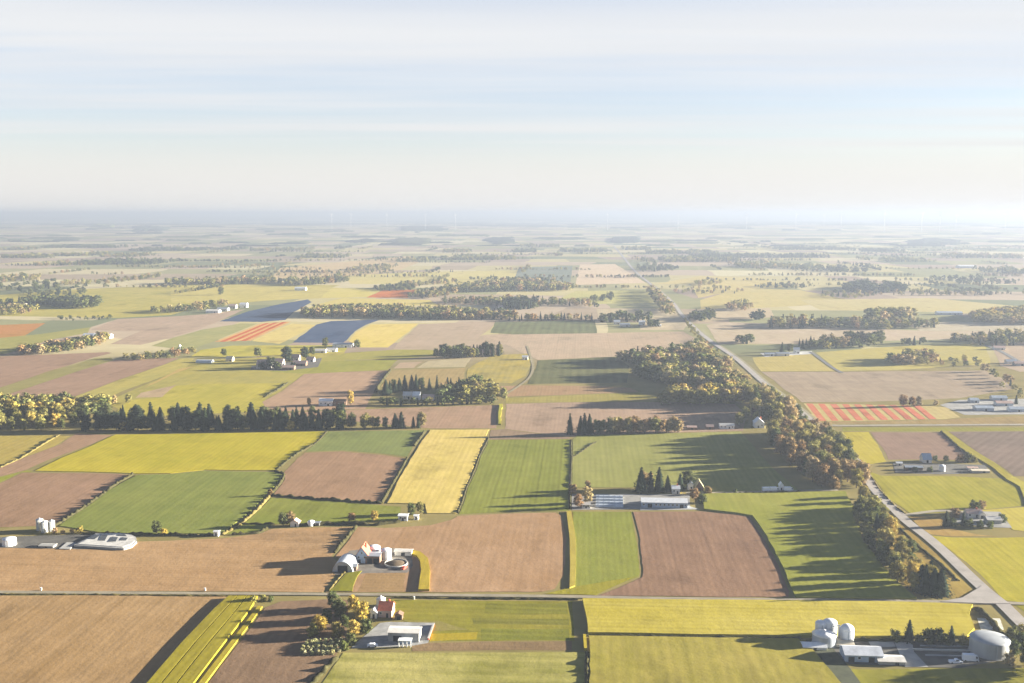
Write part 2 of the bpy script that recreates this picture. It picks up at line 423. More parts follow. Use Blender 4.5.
# far band (rows 244-345)
def far_fields():
    crop("pasture_field", (178, 172, 112), (196, 184, 118), [(-60,330),(0,316),(117,318),(171,315),(206,306),(300,298),(340,285),(200,284),(60,290),(-60,300)], rows=8)
    crop("pasture_field", (192, 182, 122), (206, 192, 128), [(170,286),(280,284),(342,288),(385,289),(366,297),(300,299),(240,302),(171,303)], rows=8)
    soil([(90,330),(117,319),(171,316.5),(206,314),(246,309),(220,321),(200,329),(171,338),(140,345),(110,344),(140,331),(118,331)], (188,160,140), (200,170,148))
    crop("flower_field", (206,150,106), (196,150,100), [(-60,331),(0,325),(46,323),(24,336),(0,338),(-60,345)], rows=6)
    green([(-60,349),(0,338),(40,334),(92,327),(88,333),(50,340),(10,353),(-60,362)], (164,166,102), (176,174,108))
    green([(150,346),(172,338),(202,329.5),(240,323.5),(258,323.5),(214,341.5),(190,350)], (168,172,118), (178,178,122))
    crop("cabbage_field", (98,112,134), (106,118,138), [(219.5,321.3),(248,311.3),(280,304),(308,299.3),(312,302),(294.6,312),(286,320),(261,322)], rows=5, bump=0.1)
    crop("cabbage_field", (96,110,134), (104,116,138), [(292,342.5),(316,324.5),(331,321),(381,319.5),(366,325),(356,331),(348,339),(343,343)], rows=5, bump=0.1)
    for k in range(7):
        u0, u1 = k / 7, (k + 1) / 7
        bl = lambda p, q, u: (p[0] + (q[0]-p[0])*u, p[1] + (q[1]-p[1])*u)
        c_ = ((206,120,92), (212,128,98)) if k % 2 else ((228,184,130), (226,178,124))
        crop("flower_field", *c_, [bl((214,342),(251,340.7),u0), bl((240,332),(271,331),u0), bl((261,323.5),(291,321.6),u0), bl((261,323.5),(291,321.6),u1), bl((240,332),(271,331),u1), bl((214,342),(251,340.7),u1)], rows=6, rstr=0.2, amp=0.5)
    yellow([(251,341),(270,332),(291,323.5),(316,325),(300,334),(280,344)], (226,202,130), (230,206,134))
    yellow([(348,341),(356,332),(370,324.5),(419,323.5),(405,335),(388,347.5),(360,347.5)], (228,203,118), (234,208,126))
    yellow([(300,311),(315,305),(342,298),(430,300),(440,306),(342,304),(320,310)], (214,196,124), (220,200,130))
    yellow([(330,289),(385,289),(368,297),(320,298)], (214,198,120), (218,200,126))
    crop("flower_field", (214,146,104), (206,136,98), [(383,290),(418,289.5),(408,297.8),(366,297.5)], rows=9, rstr=0.15)
    soil([(280,268),(342,262),(410,256),(420,262),(400,270),(342,279),(285,283),(270,279)], (208,178,146), (212,184,150))
    yellow([(345,276),(410,272),(540,270),(520,281),(450,284),(350,284)], (208,194,138), (214,198,140))
    crop("cabbage_field", (142,150,140), (150,156,146), [(519,267),(573,266),(570,287),(550,286),(513,281)], rows=7)
    soil([(580,264.5),(615,264),(632,274),(646,283),(575,285)], (216,188,164), (222,194,168))
    yellow([(575,291),(655,290),(668,302),(600,304),(560,298)], (198,190,130), (204,194,134))
    soil([(419,324),(497,321),(490,330),(480,336),(513,335),(513,344),(440,349.5),(392,350.5),(397,343.5)], (194,166,142), (200,172,148))
    soil([(480,335),(500,334),(600,333),(684,331.5),(704,343),(712,351),(640,353),(620,356.5),(538,360),(520,352),(505,344)], (198,170,146), (206,176,150))
    crop("row_crop_field", (124,130,108), (136,140,112), [(490,333),(495,322),(595,320.5),(598,333.3),(513,334.5)], rows=12, rstr=0.22, seed=3)
    soil([(596,309),(680,308),(690,322),(684,330),(640,330),(640,318),(598,318)], (206,182,152), (210,186,156))
    green([(700,300),(740,288),(800,290),(850,300),(800,306),(700,310)], (196,188,130), (204,192,132))
    green([(690,284),(655,284),(700,276),(760,278),(790,287),(740,290),(698,298)], (200,190,134), (206,194,138))
    soil([(690,315),(698,309),(770,308),(775,317),(705,322)], (206,180,150), (208,182,152))
    soil([(706,325),(730,322),(800,325),(850,328),(935,331),(1060,330),(1060,337),(880,341),(790,344),(718,344)], (206,180,152), (208,182,156))
    green([(800,300),(930,298),(1060,310),(1060,318),(930,312),(820,310)], (198,190,136), (204,194,140))
    soil([(900,322),(1060,322),(1060,330),(920,331)], (204,182,156), (206,186,160))
far_fields()

# middle band (rows 345-432)
soil([(-80,362),(0,356.5),(60,354),(107,352),(113,353),(95,357.5),(50,371),(0,388),(-80,415)], (174,138,118), (182,146,124))
green([(95,358),(112,357.5),(114,360),(75,372),(0,397),(-60,418),(-80,415),(0,388)], (158,156,100), (164,160,104))
soil([(115,360),(160,358),(180,358),(165,364.5),(120,379.5),(66,400),(0,404),(-40,416),(0,397),(75,372)], (176,138,118), (182,146,124))
green([(120,410),(105,402),(160,378),(190,361),(250,358),(300,354),(345,352),(345,372),(304,374),(280,392),(262,402),(200,412)], (172,168,102), (184,176,100))
yellow([(180,358.5),(196,358),(186,368),(122,392),(98,403),(66,400),(120,379.5),(165,364.5)], (188,174,106), (196,180,106))
yellow([(171,386),(200,384),(285,383),(264,397),(270,403),(255,412),(110,418),(128,400),(160,398)], (190,176,88), (200,184,92))
soil([(140,393),(178,384.5),(163,397),(134,398)], (196,164,130), (200,168,134))
yellow([(196,366),(172,375),(150,386),(138,392),(150,384),(178,369)], (200,170,106), (205,176,110))
yellow([(232,345.5),(350,345),(345,352),(300,355),(225,357),(190,357),(200,350)], (196,184,98), (206,190,100))
soil([(304,374),(342,372),(391,370.3),(380,383),(372,397),(366,409),(268,412),(262,402),(280,392)], (190,152,126), (198,160,132))
green([(302,361.5),(350,352.5),(396,349.5),(436,350),(434,356),(400,359.3),(345,360)], (170,168,96), (176,172,98))
green([(268,372),(300,362.5),(345,360.4),(399,359.8),(388,369.8),(342,372),(305,373.5)], (160,162,88), (168,168,92))
soil([(393,368.5),(400,362.5),(423,361.5),(414,368)], (196,164,136), (200,168,140))
soil([(416,368),(428,361),(472,358),(466,367)], (198,176,140), (200,178,142))
crop("stubble_field", (188,164,118), (180,160,116), [(390,370.5),(422,369),(440,369),(466,367.8),(464,383),(425,387),(380,387)], rows=5)
crop("pasture_field", (198,178,100), (182,168,110), [(465,382),(467,369),(476,363.5),(492,355),(528,353.5),(533,361),(526,376),(512,383.5)], rows=7, patch=0.03)
crop("row_crop_field", (118,122,96), (130,130,100), [(538,360.3),(616,357),(630,366),(628,383),(527,384),(535,369)], rows=10, rstr=0.2)
soil([(500,386),(527,385),(600,386),(632,388),(640,392),(560,395),(500,397)], (190,146,116), (186,150,116))
green([(505,398),(560,395.5),(640,392.5),(660,398),(600,402),(505,403)], (166,160,92), (174,166,98))
soil([(340,410),(430,407),(498,405),(498,428.5),(430,428.5),(270,414)], (184,148,122), (190,152,126))
soil([(505,404),(560,402.5),(680,402),(735,404),(748,414),(745,431),(680,432.5),(570,437),(505,429)], (186,152,130), (194,160,136))
yellow([(498,405),(503,405),(502,425),(497.5,425)], (190,180,80), (196,184,84), h=1.2)
soil([(491,430),(505,429),(570,437),(570,439),(488,440)], (166,136,112), (170,140,116))  # brown strip; the tree row's shadow is put into its darker soil colour
# right-hand middle
green([(752,357.5),(790,355),(812,352.5),(836,371),(761,371.3),(755,365)], (190,178,112), (196,184,116))
green([(815,352.3),(853,349.5),(900,346),(985,343),(992,364),(900,370),(838,371)], (188,180,116), (196,186,112))
soil([(761,371.8),(834,371.8),(985,370.5),(1002,378),(1014,389),(960,398.5),(853,402.3),(801,402.3),(780,386)], (178,150,130), (188,162,138))
soil([(990,343),(1060,341),(1060,370),(1020,372),(1000,366)], (196,166,142), (198,170,146))
crop("verge_field", (170,146,106), (176,154,110), [(812,421.8),(860,421.6),(945,419.8),(960,418),(1060,415),(1060,424),(815,424)], rows=9)
crop("tulip_field", (204,184,128), (206,188,132), [(803,403.2),(925,405.5),(948,407.5),(962,417.5),(944,419.3),(853,421.4),(816,421.6)], rows=7)
for k in range(10):
    xt, xb = 806 + 11.9 * k, 819.5 + 12.4 * k
    if k == 9: xb = 929.5
    yt, yb = 403.6 + 0.22 * k, 421.0 - 0.2 * k
    crop("tulip_bed_field", (222,142,118), (218,144,116), [(xt,yt),(xt+6.6,yt+.1),(xb+7.0,yb),(xb,yb+.1)], rows=3, amp=0.3, seed=2)
green([(842,427.3),(1060,427.3),(1060,431),(842,431.5)], (160,156,80), (166,160,84))
yellow([(841,432),(870,432),(879,447),(888,462),(870,464.5),(860,461),(848,447)], (198,180,76), (206,186,86))
soil([(870.8,432.5),(940,432),(955,444),(969,454),(958,460),(888,460)], (166,132,114), (172,138,120))
soil([(948,432),(1060,431),(1060,478),(1014,476),(1000,466),(986,458),(968,446)], (150,126,112), (158,132,118), rows=6, rstr=0.16, ang=R(-40))
yellow([(940.5,431.7),(948,431.9),(968,446),(987,458),(1000,466),(1014,477),(1007,481),(990,467),(968,454),(955,444)], (176,164,80), (184,168,84), h=0.5)
green([(865,470),(881,475.5),(953,476),(1003,478.5),(1018,486),(1024,506),(980,510.5),(911,515),(888,499),(873,479)], (172,166,72), (184,174,80), tram=14, tstr=0.2)
yellow([(1004,479),(1014,477),(1060,500),(1060,507),(1024,506),(1018,487)], (196,180,90), (202,186,92), h=0.5)
yellow([(979,510.5),(1024,506.5),(1060,506),(1060,535),(1012,530),(1000,520),(982,514)], (206,186,88), (212,192,94))
yellow([(931,535.5),(953,537),(998,537),(1060,535.5),(1060,606),(1024,603.5),(1003,600),(976,572),(952,552)], (190,176,70), (202,184,76), tram=18)
crop("rough_grass_field", (166,140,84), (180,156,92), [(878,500),(893,511),(912,530),(945,559),(970,584),(978,591),(966,598),(915,599),(890,570),(870,530)], rows=7, seed=9)
crop("rough_grass_field", (184,150,96), (194,166,104), [(908,517),(940,514),(952,528),(978,534),(1000,536),(953,537),(931,535),(918,526)], rows=7, seed=4)

# rows 430-530 on the west
crop("stubble_field", (184,162,98), (190,172,100), [(-80,437),(60,434.8),(72,436),(55,446),(21,459),(0,467),(-80,495)], rows=6)
soil([(76,433.3),(113.5,434.8),(90,445),(52,459),(26,470),(0,476.5),(-80,497),(-80,495),(0,467),(23,458),(60,444)], (180,140,114), (186,146,118))
green([(0,483),(-80,500),(-80,497),(0,476.8),(27,470.3),(33,471.5),(21,472.5)], (158,160,70), (164,164,74))
yellow([(116,434.5),(171,434),(238,433),(326,431.5),(314.5,444),(299.5,453),(290,458),(274.5,470.5),(238,471),(204,470.3),(171,473.8),(137,474),(90,472.5),(34,471.2),(60,458.5),(92,444.8)], (188,174,66), (202,184,72), h=0.25, tram=30)
green([(326.5,431.5),(428,430),(420,439),(407,457),(385,454),(343,450.5),(306,451.7),(318,441)], (140,148,92), (148,154,94))
soil([(305.5,452.6),(343,451.3),(385,455),(405,458.5),(393,480),(380,502.3),(320,498.3),(272.5,494.5),(284,479),(283.5,472.5),(296,458.5)], (174,134,108), (182,142,114))
yellow([(430,430),(490.5,429.8),(478,458),(466,488),(457,514),(426,514),(424,504.5),(386.5,503.5),(397,480),(412,455),(425,437)], (230,202,116), (234,206,124), h=0.3, speck=0.05)
green([(488.5,440),(570,439.3),(570.3,511.5),(513,512),(458.5,514.8),(467.5,487),(480,458)], (142,146,72), (156,158,80), rows=3.4, rstr=0.16, tram=14, tstr=0.22)
green([(571,440),(576,435),(680,433),(742,431.5),(757,450),(775,470),(798,489.5),(794,491.5),(700,493),(690,488),(571.3,488)], (158,158,90), (168,166,98))
soil([(-80,503),(0,483.2),(22,472.6),(70,472.8),(117,473.6),(131,474.8),(110,489),(96,499),(80,511),(54,526),(0,527.5),(-80,530)], (172,132,106), (180,140,114))
green([(137,475),(171,474.2),(204,471),(238,471.6),(274,472.2),(284,475),(279,482),(268,495),(250,512),(222,534),(170,534),(150,534.5),(100,533),(57,526.5),(81,511.5),(109,490.5)], (138,146,78), (152,156,84), h=0.3)
green([(271,497),(320,500.3),(385,505.3),(402,506.5),(402,520),(342,523.5),(314,524.5),(275,524),(262,531.5),(224,534.5),(239,527),(257,511)], (142,148,70), (154,156,78))
# rows 510-600
soil([(-120,545),(20,546),(60,545),(140,541),(171,540),(221,538),(260,533),(272,528.3),(311,526.7),(357,526.5),(333,556),(345,568),(338,575),(325,592.5),(-120,592)], (186,146,106), (198,158,118), rows=3, ang=R(86))
soil([(357.5,526.5),(386,527.5),(430,525),(452,519.5),(458,516),(513,513),(556,512.5),(563,516),(567,540),(566,575),(557,590),(545,593),(340,593),(326,592.5),(345,568),(334,556)], (184,144,108), (194,154,120), patch=0.02)
green([(572,511.5),(632,511.7),(637,540),(641,573),(640,577),(598,596),(545,594.5),(571,589)], (146,152,70), (156,158,76), rows=3.2, rstr=0.13)
yellow([(572,587.5),(600,582.5),(640.5,575.5),(598,596.3),(543,594.8)], (166,156,60), (172,160,64))
yellow([(566.5,512),(571.5,512),(575.5,540),(576,570),(575.5,587),(570,589),(570.3,570),(569.5,540)], (196,172,82), (202,180,88), h=0.6, amp=0.4)
soil([(632.5,511.8),(700,511),(735,514.5),(750,517),(764,538),(782,570),(791,592),(790,598.3),(598,596.8),(640.8,577.3),(641.5,573),(637.5,540)], (156,122,102), (166,130,108), rows=3.4, rstr=0.12, tram=20, tstr=0.2)
green([(701,494.5),(795,492.8),(846,492),(858,515),(864,540),(880,562),(898,583),(918,600),(795,599.3),(791,592),(783,570),(765,537.5),(751,516.5),(735,513.7),(703,510)], (158,160,74), (168,166,82), h=0.7, tram=20, tstr=0.15)
green([(329.5,592),(346,573.2),(363.5,571),(354,592.5)], (146,144,56), (160,154,60), h=0.3)
soil([(357,592.5),(365.5,573.5),(408,573.5),(405,592.5)], (176,140,100), (182,146,106), ang=R(86))
yellow([(411,551.5),(420,553.5),(428,560),(430.5,572),(429.5,591.5),(418.5,591.5),(421.5,572),(420,562),(416.5,557.5),(411,555.5)], (194,168,66), (200,174,72), h=1.0, amp=0.3)
# rows 595-700
soil([(-160,594.5),(120,595.5),(232,596.5),(222,602),(150,683),(78,764),(-200,764)], (180,142,98), (192,154,112), rows=3.6, rstr=0.10, tram=18, tstr=0.22)
ml = lambda p, q, u: (p[0] + (q[0]-p[0])*u, p[1] + (q[1]-p[1])*u)
for u0, u1 in ((0.0, 0.30), (0.335, 0.63), (0.665, 1.0)):
    E_ = [((228,598.3),(257,598.3)), ((214,611),(249.5,611)), ((182,645),(224,645)), ((150,683),(196,683)), ((78,764),(136,764))]
    yellow([ml(p, q, u0) for p, q in E_] + [ml(p, q, u1) for p, q in E_[::-1]], (184, 166, 58), (172, 156, 58), h=1.3, rows=3, rstr=0.15, amp=0.5)
yellow([(257.5,607),(262,607.5),(207,683),(148,764),(141,764),(200,683)], (190,168,62), (194,172,66), h=0.6, amp=0.4)
soil([(262.5,607.5),(280,600.8),(330,598.5),(350,600),(350,640),(338,657.5),(313,683),(262,764),(149,764),(208,683)], (152,122,100), (160,128,104), rows=4, rstr=0.12)
green([(384,599.3),(513,600.8),(575,601.3),(575,641),(440,642),(400,620),(384,610)], (150,146,56), (164,154,66), rows=5, ang=R(86), patch=0.03)
green([(484,603),(569,603.5),(570,615),(520,616),(482,614)], (134,134,62), (146,142,64), rows=5, rstr=0.2, ang=R(86), patch=0.03)
green([(470,618),(570,619),(570,626),(472,625)], (150,144,70), (140,136,60), rows=5, rstr=0.2, ang=R(86), patch=0.03)
green([(478,628),(570,629),(570,640.5),(480,640.5)], (128,132,56), (148,146,64), rows=5, rstr=0.2, ang=R(86), patch=0.03)
soil([(400,620),(440,621),(470,630),(432,632)], (166,146,92), (160,146,84))
yellow([(430,633),(478,631.5),(476,640),(428,641.8)], (190,168,52), (198,174,58))
soil([(411,642),(478,641),(572,641),(572,651),(411,651.3)], (158,128,96), (164,134,102), ang=R(86))
crop("pale_grass_field", (206,194,122), (160,156,60), [(344,651.5),(586,652),(588,683),(594,764),(268,764),(320,683)], rows=8, ang=R(86), patch=0.022, seed=6)
yellow([(582.5,600.8),(684,601.3),(855,602.8),(950,604.5),(973,606),(971,617),(976,631),(968,639.5),(800,638.3),(684,637),(586,635.5)], (206,184,78), (212,192,92), h=1.2, rows=4, ang=R(87), seed=5)
yellow([(583,637),(586,637),(587,651),(584,651)], (212,186,70), (214,188,72), h=1.3, amp=0.1)
crop("meadow_field", (170,160,76), (182,168,88), [(586.8,637),(684,638.2),(800,639.5),(815,652),(842,683),(906,764),(592,764)], h=0.9, rows=5, rstr=0.14, patch=0.02, seed=8)
green([(848,668),(930,667),(1060,668),(1060,764),(912,764),(850,683)], (158,154,62), (172,164,72), rows=6)
yellow([(1013,604.5),(1060,606),(1060,640),(1036,622)], (150,142,58), (170,158,66))

# ------------------------------------------------------------------ roads, lanes, yards
ribbon("road", [(-160,590.8),(0,592.5),(171,593.6),(342,594.8),(513,596.3),(600,597.6),(684,599.2),(855,600.8),(930,602),(1000,603.5),(1100,606)], 3.2, M_lane, 0.36)
ribbon("verge", [(817,424),(790,402),(765,383),(735,357),(711,341),(697,329.6),(682,314.7),(673,302.7),(656.6,288.3),(648,281.8),(633,269),(620,253),(606.5,238)], 10, simple("dry_verge", (0.21, 0.18, 0.09), 0.95, 0.2, 0.1), 0.33)
ribbon("road", [(1060,660),(1024,626),(1003,605),(986.6,592),(966,573),(946.5,554),(928,538),(906.4,521.5),(888,503.3),(874.7,489.7),(864.7,473),(855,459.7),(845,445),(830,432),(812,421),(790,403),(765,384),(735,358),(711,341.5),(697,330),(682,315),(673,303),(656.6,288.5),(648,282),(633,269),(620,253),(606.5,238)], 6.6, M_asph, 0.40)
ribbon("road", [(812,421.5),(830,425.6),(900,425.5),(1000,425),(1100,424.6)], 6.0, M_lane, 0.38)
field("road", [(962,598.5),(978,589),(982,586),(990,592),(1010,604.5),(985,604.3),(960,603.2),(940,602.5)], M_asph, 0.33, amp=0.2)
ribbon("lane", [(686,494),(720,493.8),(770,492.6),(800,491.8),(838,491)], 3.6, M_lane, 0.80)
ribbon("lane", [(903,516),(925,512.5),(945,511),(965,513)], 4.0, M_lane, 0.30)
ribbon("lane", [(811,352),(830,366),(842,373)], 4.5, simple("dark_lane", (0.10, 0.095, 0.085), 0.9, 0.2, 0.2), 0.3)
ribbon("lane", [(985,345),(1002,352),(1030,368)], 6, simple("dark_lane", (0.10, 0.095, 0.085), 0.9, 0.2, 0.2), 0.3)
ribbon("lane", [(503,396),(516,388),(529,378),(533,368),(531,358),(527,346)], 3.0, simple("grassy_lane", (0.22, 0.18, 0.09), 0.95, 0.3, 0.2), 0.3)
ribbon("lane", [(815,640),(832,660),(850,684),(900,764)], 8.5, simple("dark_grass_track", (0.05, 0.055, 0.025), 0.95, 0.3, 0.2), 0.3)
def yard(pix, mat, h=0.0): return field("yard", pix, mat, h, amp=0.3)
M_yard = simple("gravel_yard", (0.22, 0.21, 0.19), 0.95, 0.25, 0.12)
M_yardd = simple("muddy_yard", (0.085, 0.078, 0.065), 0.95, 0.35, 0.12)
yard([(334,574),(340,560),(350,551),(365,549),(400,548.5),(411,552),(413,566),(408,573),(365,573.5),(345,578)], simple('brown_farmyard', (0.155, 0.135, 0.11), 0.95, 0.4, 0.15))  # dark brown base with strong random tone
yard([(353,646),(380,623),(390,622),(435,623),(428,643),(411,646),(352,648.5)], simple("streaked_concrete", (0.27, 0.265, 0.25), 0.9, 0.35, 0.15))
yard([(-40,539),(30,536),(90,534.5),(135,536),(138,543),(120,550),(60,549),(-40,547)], M_yardd)
yard([(806,643),(860,641),(930,641),(985,645),(1010,650),(1005,660),(960,668),(920,667),(850,664),(820,655)], M_yardd)
yard([(868,640.5),(893,640.5),(896,647),(872,647.3)], M_conc)
yard([(894,641.5),(912,641.5),(914,652),(928,667),(905,667),(900,655)], M_conc)
yard([(920,645),(985,646),(985,647.5),(920,646.6)], M_conc)
yard([(925,654.6),(965,655.6),(965,657),(925,656)], M_conc)
yard([(572,494),(690,494.5),(690,509),(572,510)], M_yard)
yard([(640,507.3),(690,506.5),(700,509.5),(640,510.5)], M_conc)
yard([(893,463),(950,464),(985,465),(990,473),(940,474.5),(895,473)], M_yardd)
yard([(940,405),(960,400),(1060,398),(1060,414),(965,415)], M_yard)
yard([(252,366),(300,361),(322,358),(318,367),(285,371),(250,370)], M_yardd)
yard([(960,511),(1000,512),(1012,528),(985,527),(950,522)], M_yard)
yard([(760,353),(812,351),(812,354),(765,357)], M_conc)
yard([(977,618),(1000,618.5),(1004,630),(981,630)], simple("pale_kitchen_plot", (0.50, 0.47, 0.38), 0.95, 0.35, 0.4))

# ------------------------------------------------------------------ trees
GOLD, OLIVE, GREEN, RUST, TAN, DARK = (0.34,0.255,0.06), (0.225,0.20,0.06), (0.09,0.10,0.034), (0.25,0.165,0.075), (0.30,0.23,0.11), (0.03,0.04,0.023)
WORD = {GOLD: "golden", OLIVE: "olive green", GREEN: "green", RUST: "rust brown", TAN: "pale tan", DARK: "dark green"}

def ico():
    t = (1 + 5 ** .5) / 2
    v = np.array([(-1,t,0),(1,t,0),(-1,-t,0),(1,-t,0),(0,-1,t),(0,1,t),(0,-1,-t),(0,1,-t),(t,0,-1),(t,0,1),(-t,0,-1),(-t,0,1)], float)
    v /= np.linalg.norm(v[0])
    f = [(0,11,5),(0,5,1),(0,1,7),(0,7,10),(0,10,11),(1,5,9),(5,11,4),(11,10,2),(10,7,6),(7,1,8),(3,9,4),(3,4,2),(3,2,6),(3,6,8),(3,8,9),(4,9,5),(2,4,11),(6,2,10),(8,6,7),(9,8,1)]
    return v, f
IV, IF = ico()

def leaf_quads(r, centers, normals, size):
    """random small faces: one triangle pair per leaf clump"""
    n = len(centers)
    a = r.normal(size=(n, 3)); a -= (a * normals).sum(1, keepdims=True) * normals; a /= np.linalg.norm(a, axis=1, keepdims=True) + 1e-9
    b = np.cross(normals, a)
    s = size * r.uniform(0.6, 1.35, (n, 1))
    k = r.uniform(0.5, 1.0, (n, 1))
    V = np.stack([centers - a*s, centers - b*s*k*0.8 , centers + a*s, centers + b*s*k], 1).reshape(-1, 3)
    i = np.arange(n) * 4
    T = np.concatenate([np.stack([i, i+1, i+2], 1), np.stack([i, i+2, i+3], 1)])
    return V, T

def broad_crown(seed, leaves=1700, size=0.028, lobes=12, low=0.16, wide=0.34):
    r = np.random.default_rng(seed)
    V, T, off = [], [], 0
    per = leaves // lobes
    cz = (1 + low) / 2; hz = (1 - low) / 2
    for i in range(lobes):
        ph = 2.399 * i + r.uniform(-.3, .3); u = (i + 0.5) / lobes
        z = low + 0.12 + (1 - low - 0.24) * u
        prof = math.sqrt(max(0.05, 1 - ((z - cz + 0.06) / (hz * 1.05)) ** 2))
        rr = wide * 0.62 * prof * r.uniform(0.7, 1.1)
        c = np.array([rr * math.cos(ph), rr * math.sin(ph), z])
        lr = wide * r.uniform(0.38, 0.56); lz = lr * r.uniform(0.7, 1.0)
        rad = np.array([lr, lr, lz])
        iv = IV * rad * 0.66 * r.uniform(0.8, 1.15, (12, 1)) + c
        V.append(iv); T.append(np.array(IF) + off); off += 12
        d = r.normal(size=(per, 3)); d /= np.linalg.norm(d, axis=1, keepdims=True)
        q = r.uniform(0.62, 1.12, (per, 1))
        cen = c + d * q * rad
        nn_ = d + r.normal(size=(per, 3)) * 0.55; nn_ /= np.linalg.norm(nn_, axis=1, keepdims=True)
        lv, lt = leaf_quads(r, cen, nn_, size)
        V.append(lv); T.append(lt + off); off += len(lv)
    return np.concatenate(V), np.concatenate(T)

def conifer_crown(seed, tiers=15, wide=0.19, low=0.05, size=0.030):
    r = np.random.default_rng(seed)
    V, T, off = [], [], 0
    n = 9   # inner cone
    ang = np.arange(n) * 2 * math.pi / n
    zs = [low, 0.3, 0.6, 0.85, 1.0]; ws = [0.62, 0.52, 0.32, 0.12, 0.0]
    for z, q in zip(zs, ws):
        V.append(np.stack([np.cos(ang) * q * wide, np.sin(ang) * q * wide, np.full(n, z)], 1))
    for j in range(4):
        for i in range(n):
            a, b, c, d = j*n+i, j*n+(i+1) % n, (j+1)*n+(i+1) % n, (j+1)*n+i
            T.append(np.array([(a, b, c), (a, c, d)]))
    off = 5 * n
    C, Nn = [], []
    for t in range(tiers):
        u = t / (tiers - 1); z = low + (0.97 - low) * u
        rad = wide * (1 - u) ** 0.8 * r.uniform(0.82, 1.15) + 0.012
        nb = int(12 - 7 * u)
        for b in range(nb):
            ph = 2 * math.pi * (b + r.uniform(-.35, .35)) / nb + t * 0.7
            L = rad * r.uniform(0.75, 1.2)
            for s in (0.45, 0.7, 0.95):
                C.append((L*s*math.cos(ph) + r.normal()*0.008, L*s*math.sin(ph) + r.normal()*0.008, z - 0.055*s + r.normal()*0.006))
                Nn.append((math.cos(ph)*0.5, math.sin(ph)*0.5, 0.8))
    C, Nn = np.array(C), np.array(Nn) + r.normal(size=(len(Nn), 3)) * 0.35
    Nn /= np.linalg.norm(Nn, axis=1, keepdims=True)
    lv, lt = leaf_quads(r, C, Nn, size)
    V.append(lv); T.append(lt + off)
    return np.concatenate(V), np.concatenate(T)

def np_mesh(name, V, T, mats, midx=None, tint=None):
    me = bpy.data.meshes.new(name)
    me.vertices.add(len(V)); me.vertices.foreach_set('co', np.ascontiguousarray(V, dtype=np.float32).ravel())
    me.loops.add(len(T) * 3); me.loops.foreach_set('vertex_index', np.ascontiguousarray(T, dtype=np.int32).ravel())
    me.polygons.add(len(T)); me.polygons.foreach_set('loop_start', np.arange(len(T), dtype=np.int32) * 3)
    for m in mats: me.materials.append(m)
    if midx is not None: me.polygons.foreach_set('material_index', np.ascontiguousarray(midx, dtype=np.int32))
    if tint is not None:
        at = me.color_attributes.new('tint', 'FLOAT_COLOR', 'POINT'); at.data.foreach_set('color', np.ascontiguousarray(tint, dtype=np.float32).ravel())
    me.update(calc_edges=True); me.validate()
    return me

def trunk_geo(h, r0, limbs=5, seed=0):
    r = np.random.default_rng(seed); V, T = [], []
    def tube(p, q, a, b, n=6):
        base = sum(len(x) for x in V); p, q = np.array(p), np.array(q); d = q - p; d = d / np.linalg.norm(d)
        s = np.cross(d, (1, 0, 0.3)); s /= np.linalg.norm(s); t = np.cross(d, s); an = np.arange(n) * 2 * math.pi / n
        ring = lambda c, rr: c + rr * (np.cos(an)[:, None] * s + np.sin(an)[:, None] * t)
        V.append(ring(p, a)); V.append(ring(q, b))
        for i in range(n):
            j = (i + 1) % n; T.append([(base+i, base+j, base+n+j), (base+i, base+n+j, base+n+i)])
    tube((0, 0, -0.02), (0, 0, h), r0, r0 * 0.35)
    for i in range(limbs):
        z = h * (0.45 + 0.5 * i / limbs); ph = 2.4 * i; L = 0.2 * (1 - 0.4 * i / limbs)
        tube((0, 0, z), (L*math.cos(ph), L*math.sin(ph), z + L*0.8), r0*0.45, r0*0.12, 5)
    return np.concatenate(V), np.array(T).reshape(-1, 3)

CROWN = {'broadleaf': [], 'conifer': [], 'bush': []}; TRUNK = {}; WHOLE = {'broadleaf': [], 'conifer': []}
for s in range(6):
    g = broad_crown(100 + s, lobes=11 + s % 3, low=0.02 + 0.03 * (s % 3), wide=0.30 + 0.035 * (s % 3)); CROWN['broadleaf'].append(np_mesh("crown", *g, [LEAF]))
    tg = trunk_geo(0.7, 0.022, seed=s)
    WHOLE['broadleaf'].append(np_mesh("broadleaf_tree", np.concatenate([g[0], tg[0]]), np.concatenate([g[1], tg[1] + len(g[0])]), [LEAF, BARK], [0]*len(g[1]) + [1]*len(tg[1])))
for s in range(4):
    g = conifer_crown(200 + s, 14 + s, 0.20 + 0.03 * s, size=0.036); CROWN['conifer'].append(np_mesh("crown", *g, [LEAF]))
    tg = trunk_geo(0.95, 0.016, limbs=0, seed=s)
    WHOLE['conifer'].append(np_mesh("conifer_tree", np.concatenate([g[0], tg[0]]), np.concatenate([g[1], tg[1] + len(g[0])]), [LEAF, BARK], [0]*len(g[1]) + [1]*len(tg[1])))
for s in range(3):
    g = broad_crown(300 + s, leaves=700, size=0.06, lobes=9, low=-0.12, wide=0.55); CROWN['bush'].append(np_mesh("foliage", *g, [LEAF]))
TRUNK['broadleaf'] = np_mesh("trunk", *trunk_geo(0.7, 0.022), [BARK]); TRUNK['conifer'] = np_mesh("trunk", *trunk_geo(0.95, 0.016, 0), [BARK])
COUNT = {}

def jit(c, a=0.22):
    k = random.uniform(1 - a, 1 + a)
    return (c[0]*k*random.uniform(.92, 1.08), c[1]*k, c[2]*k*random.uniform(.85, 1.15), 1)

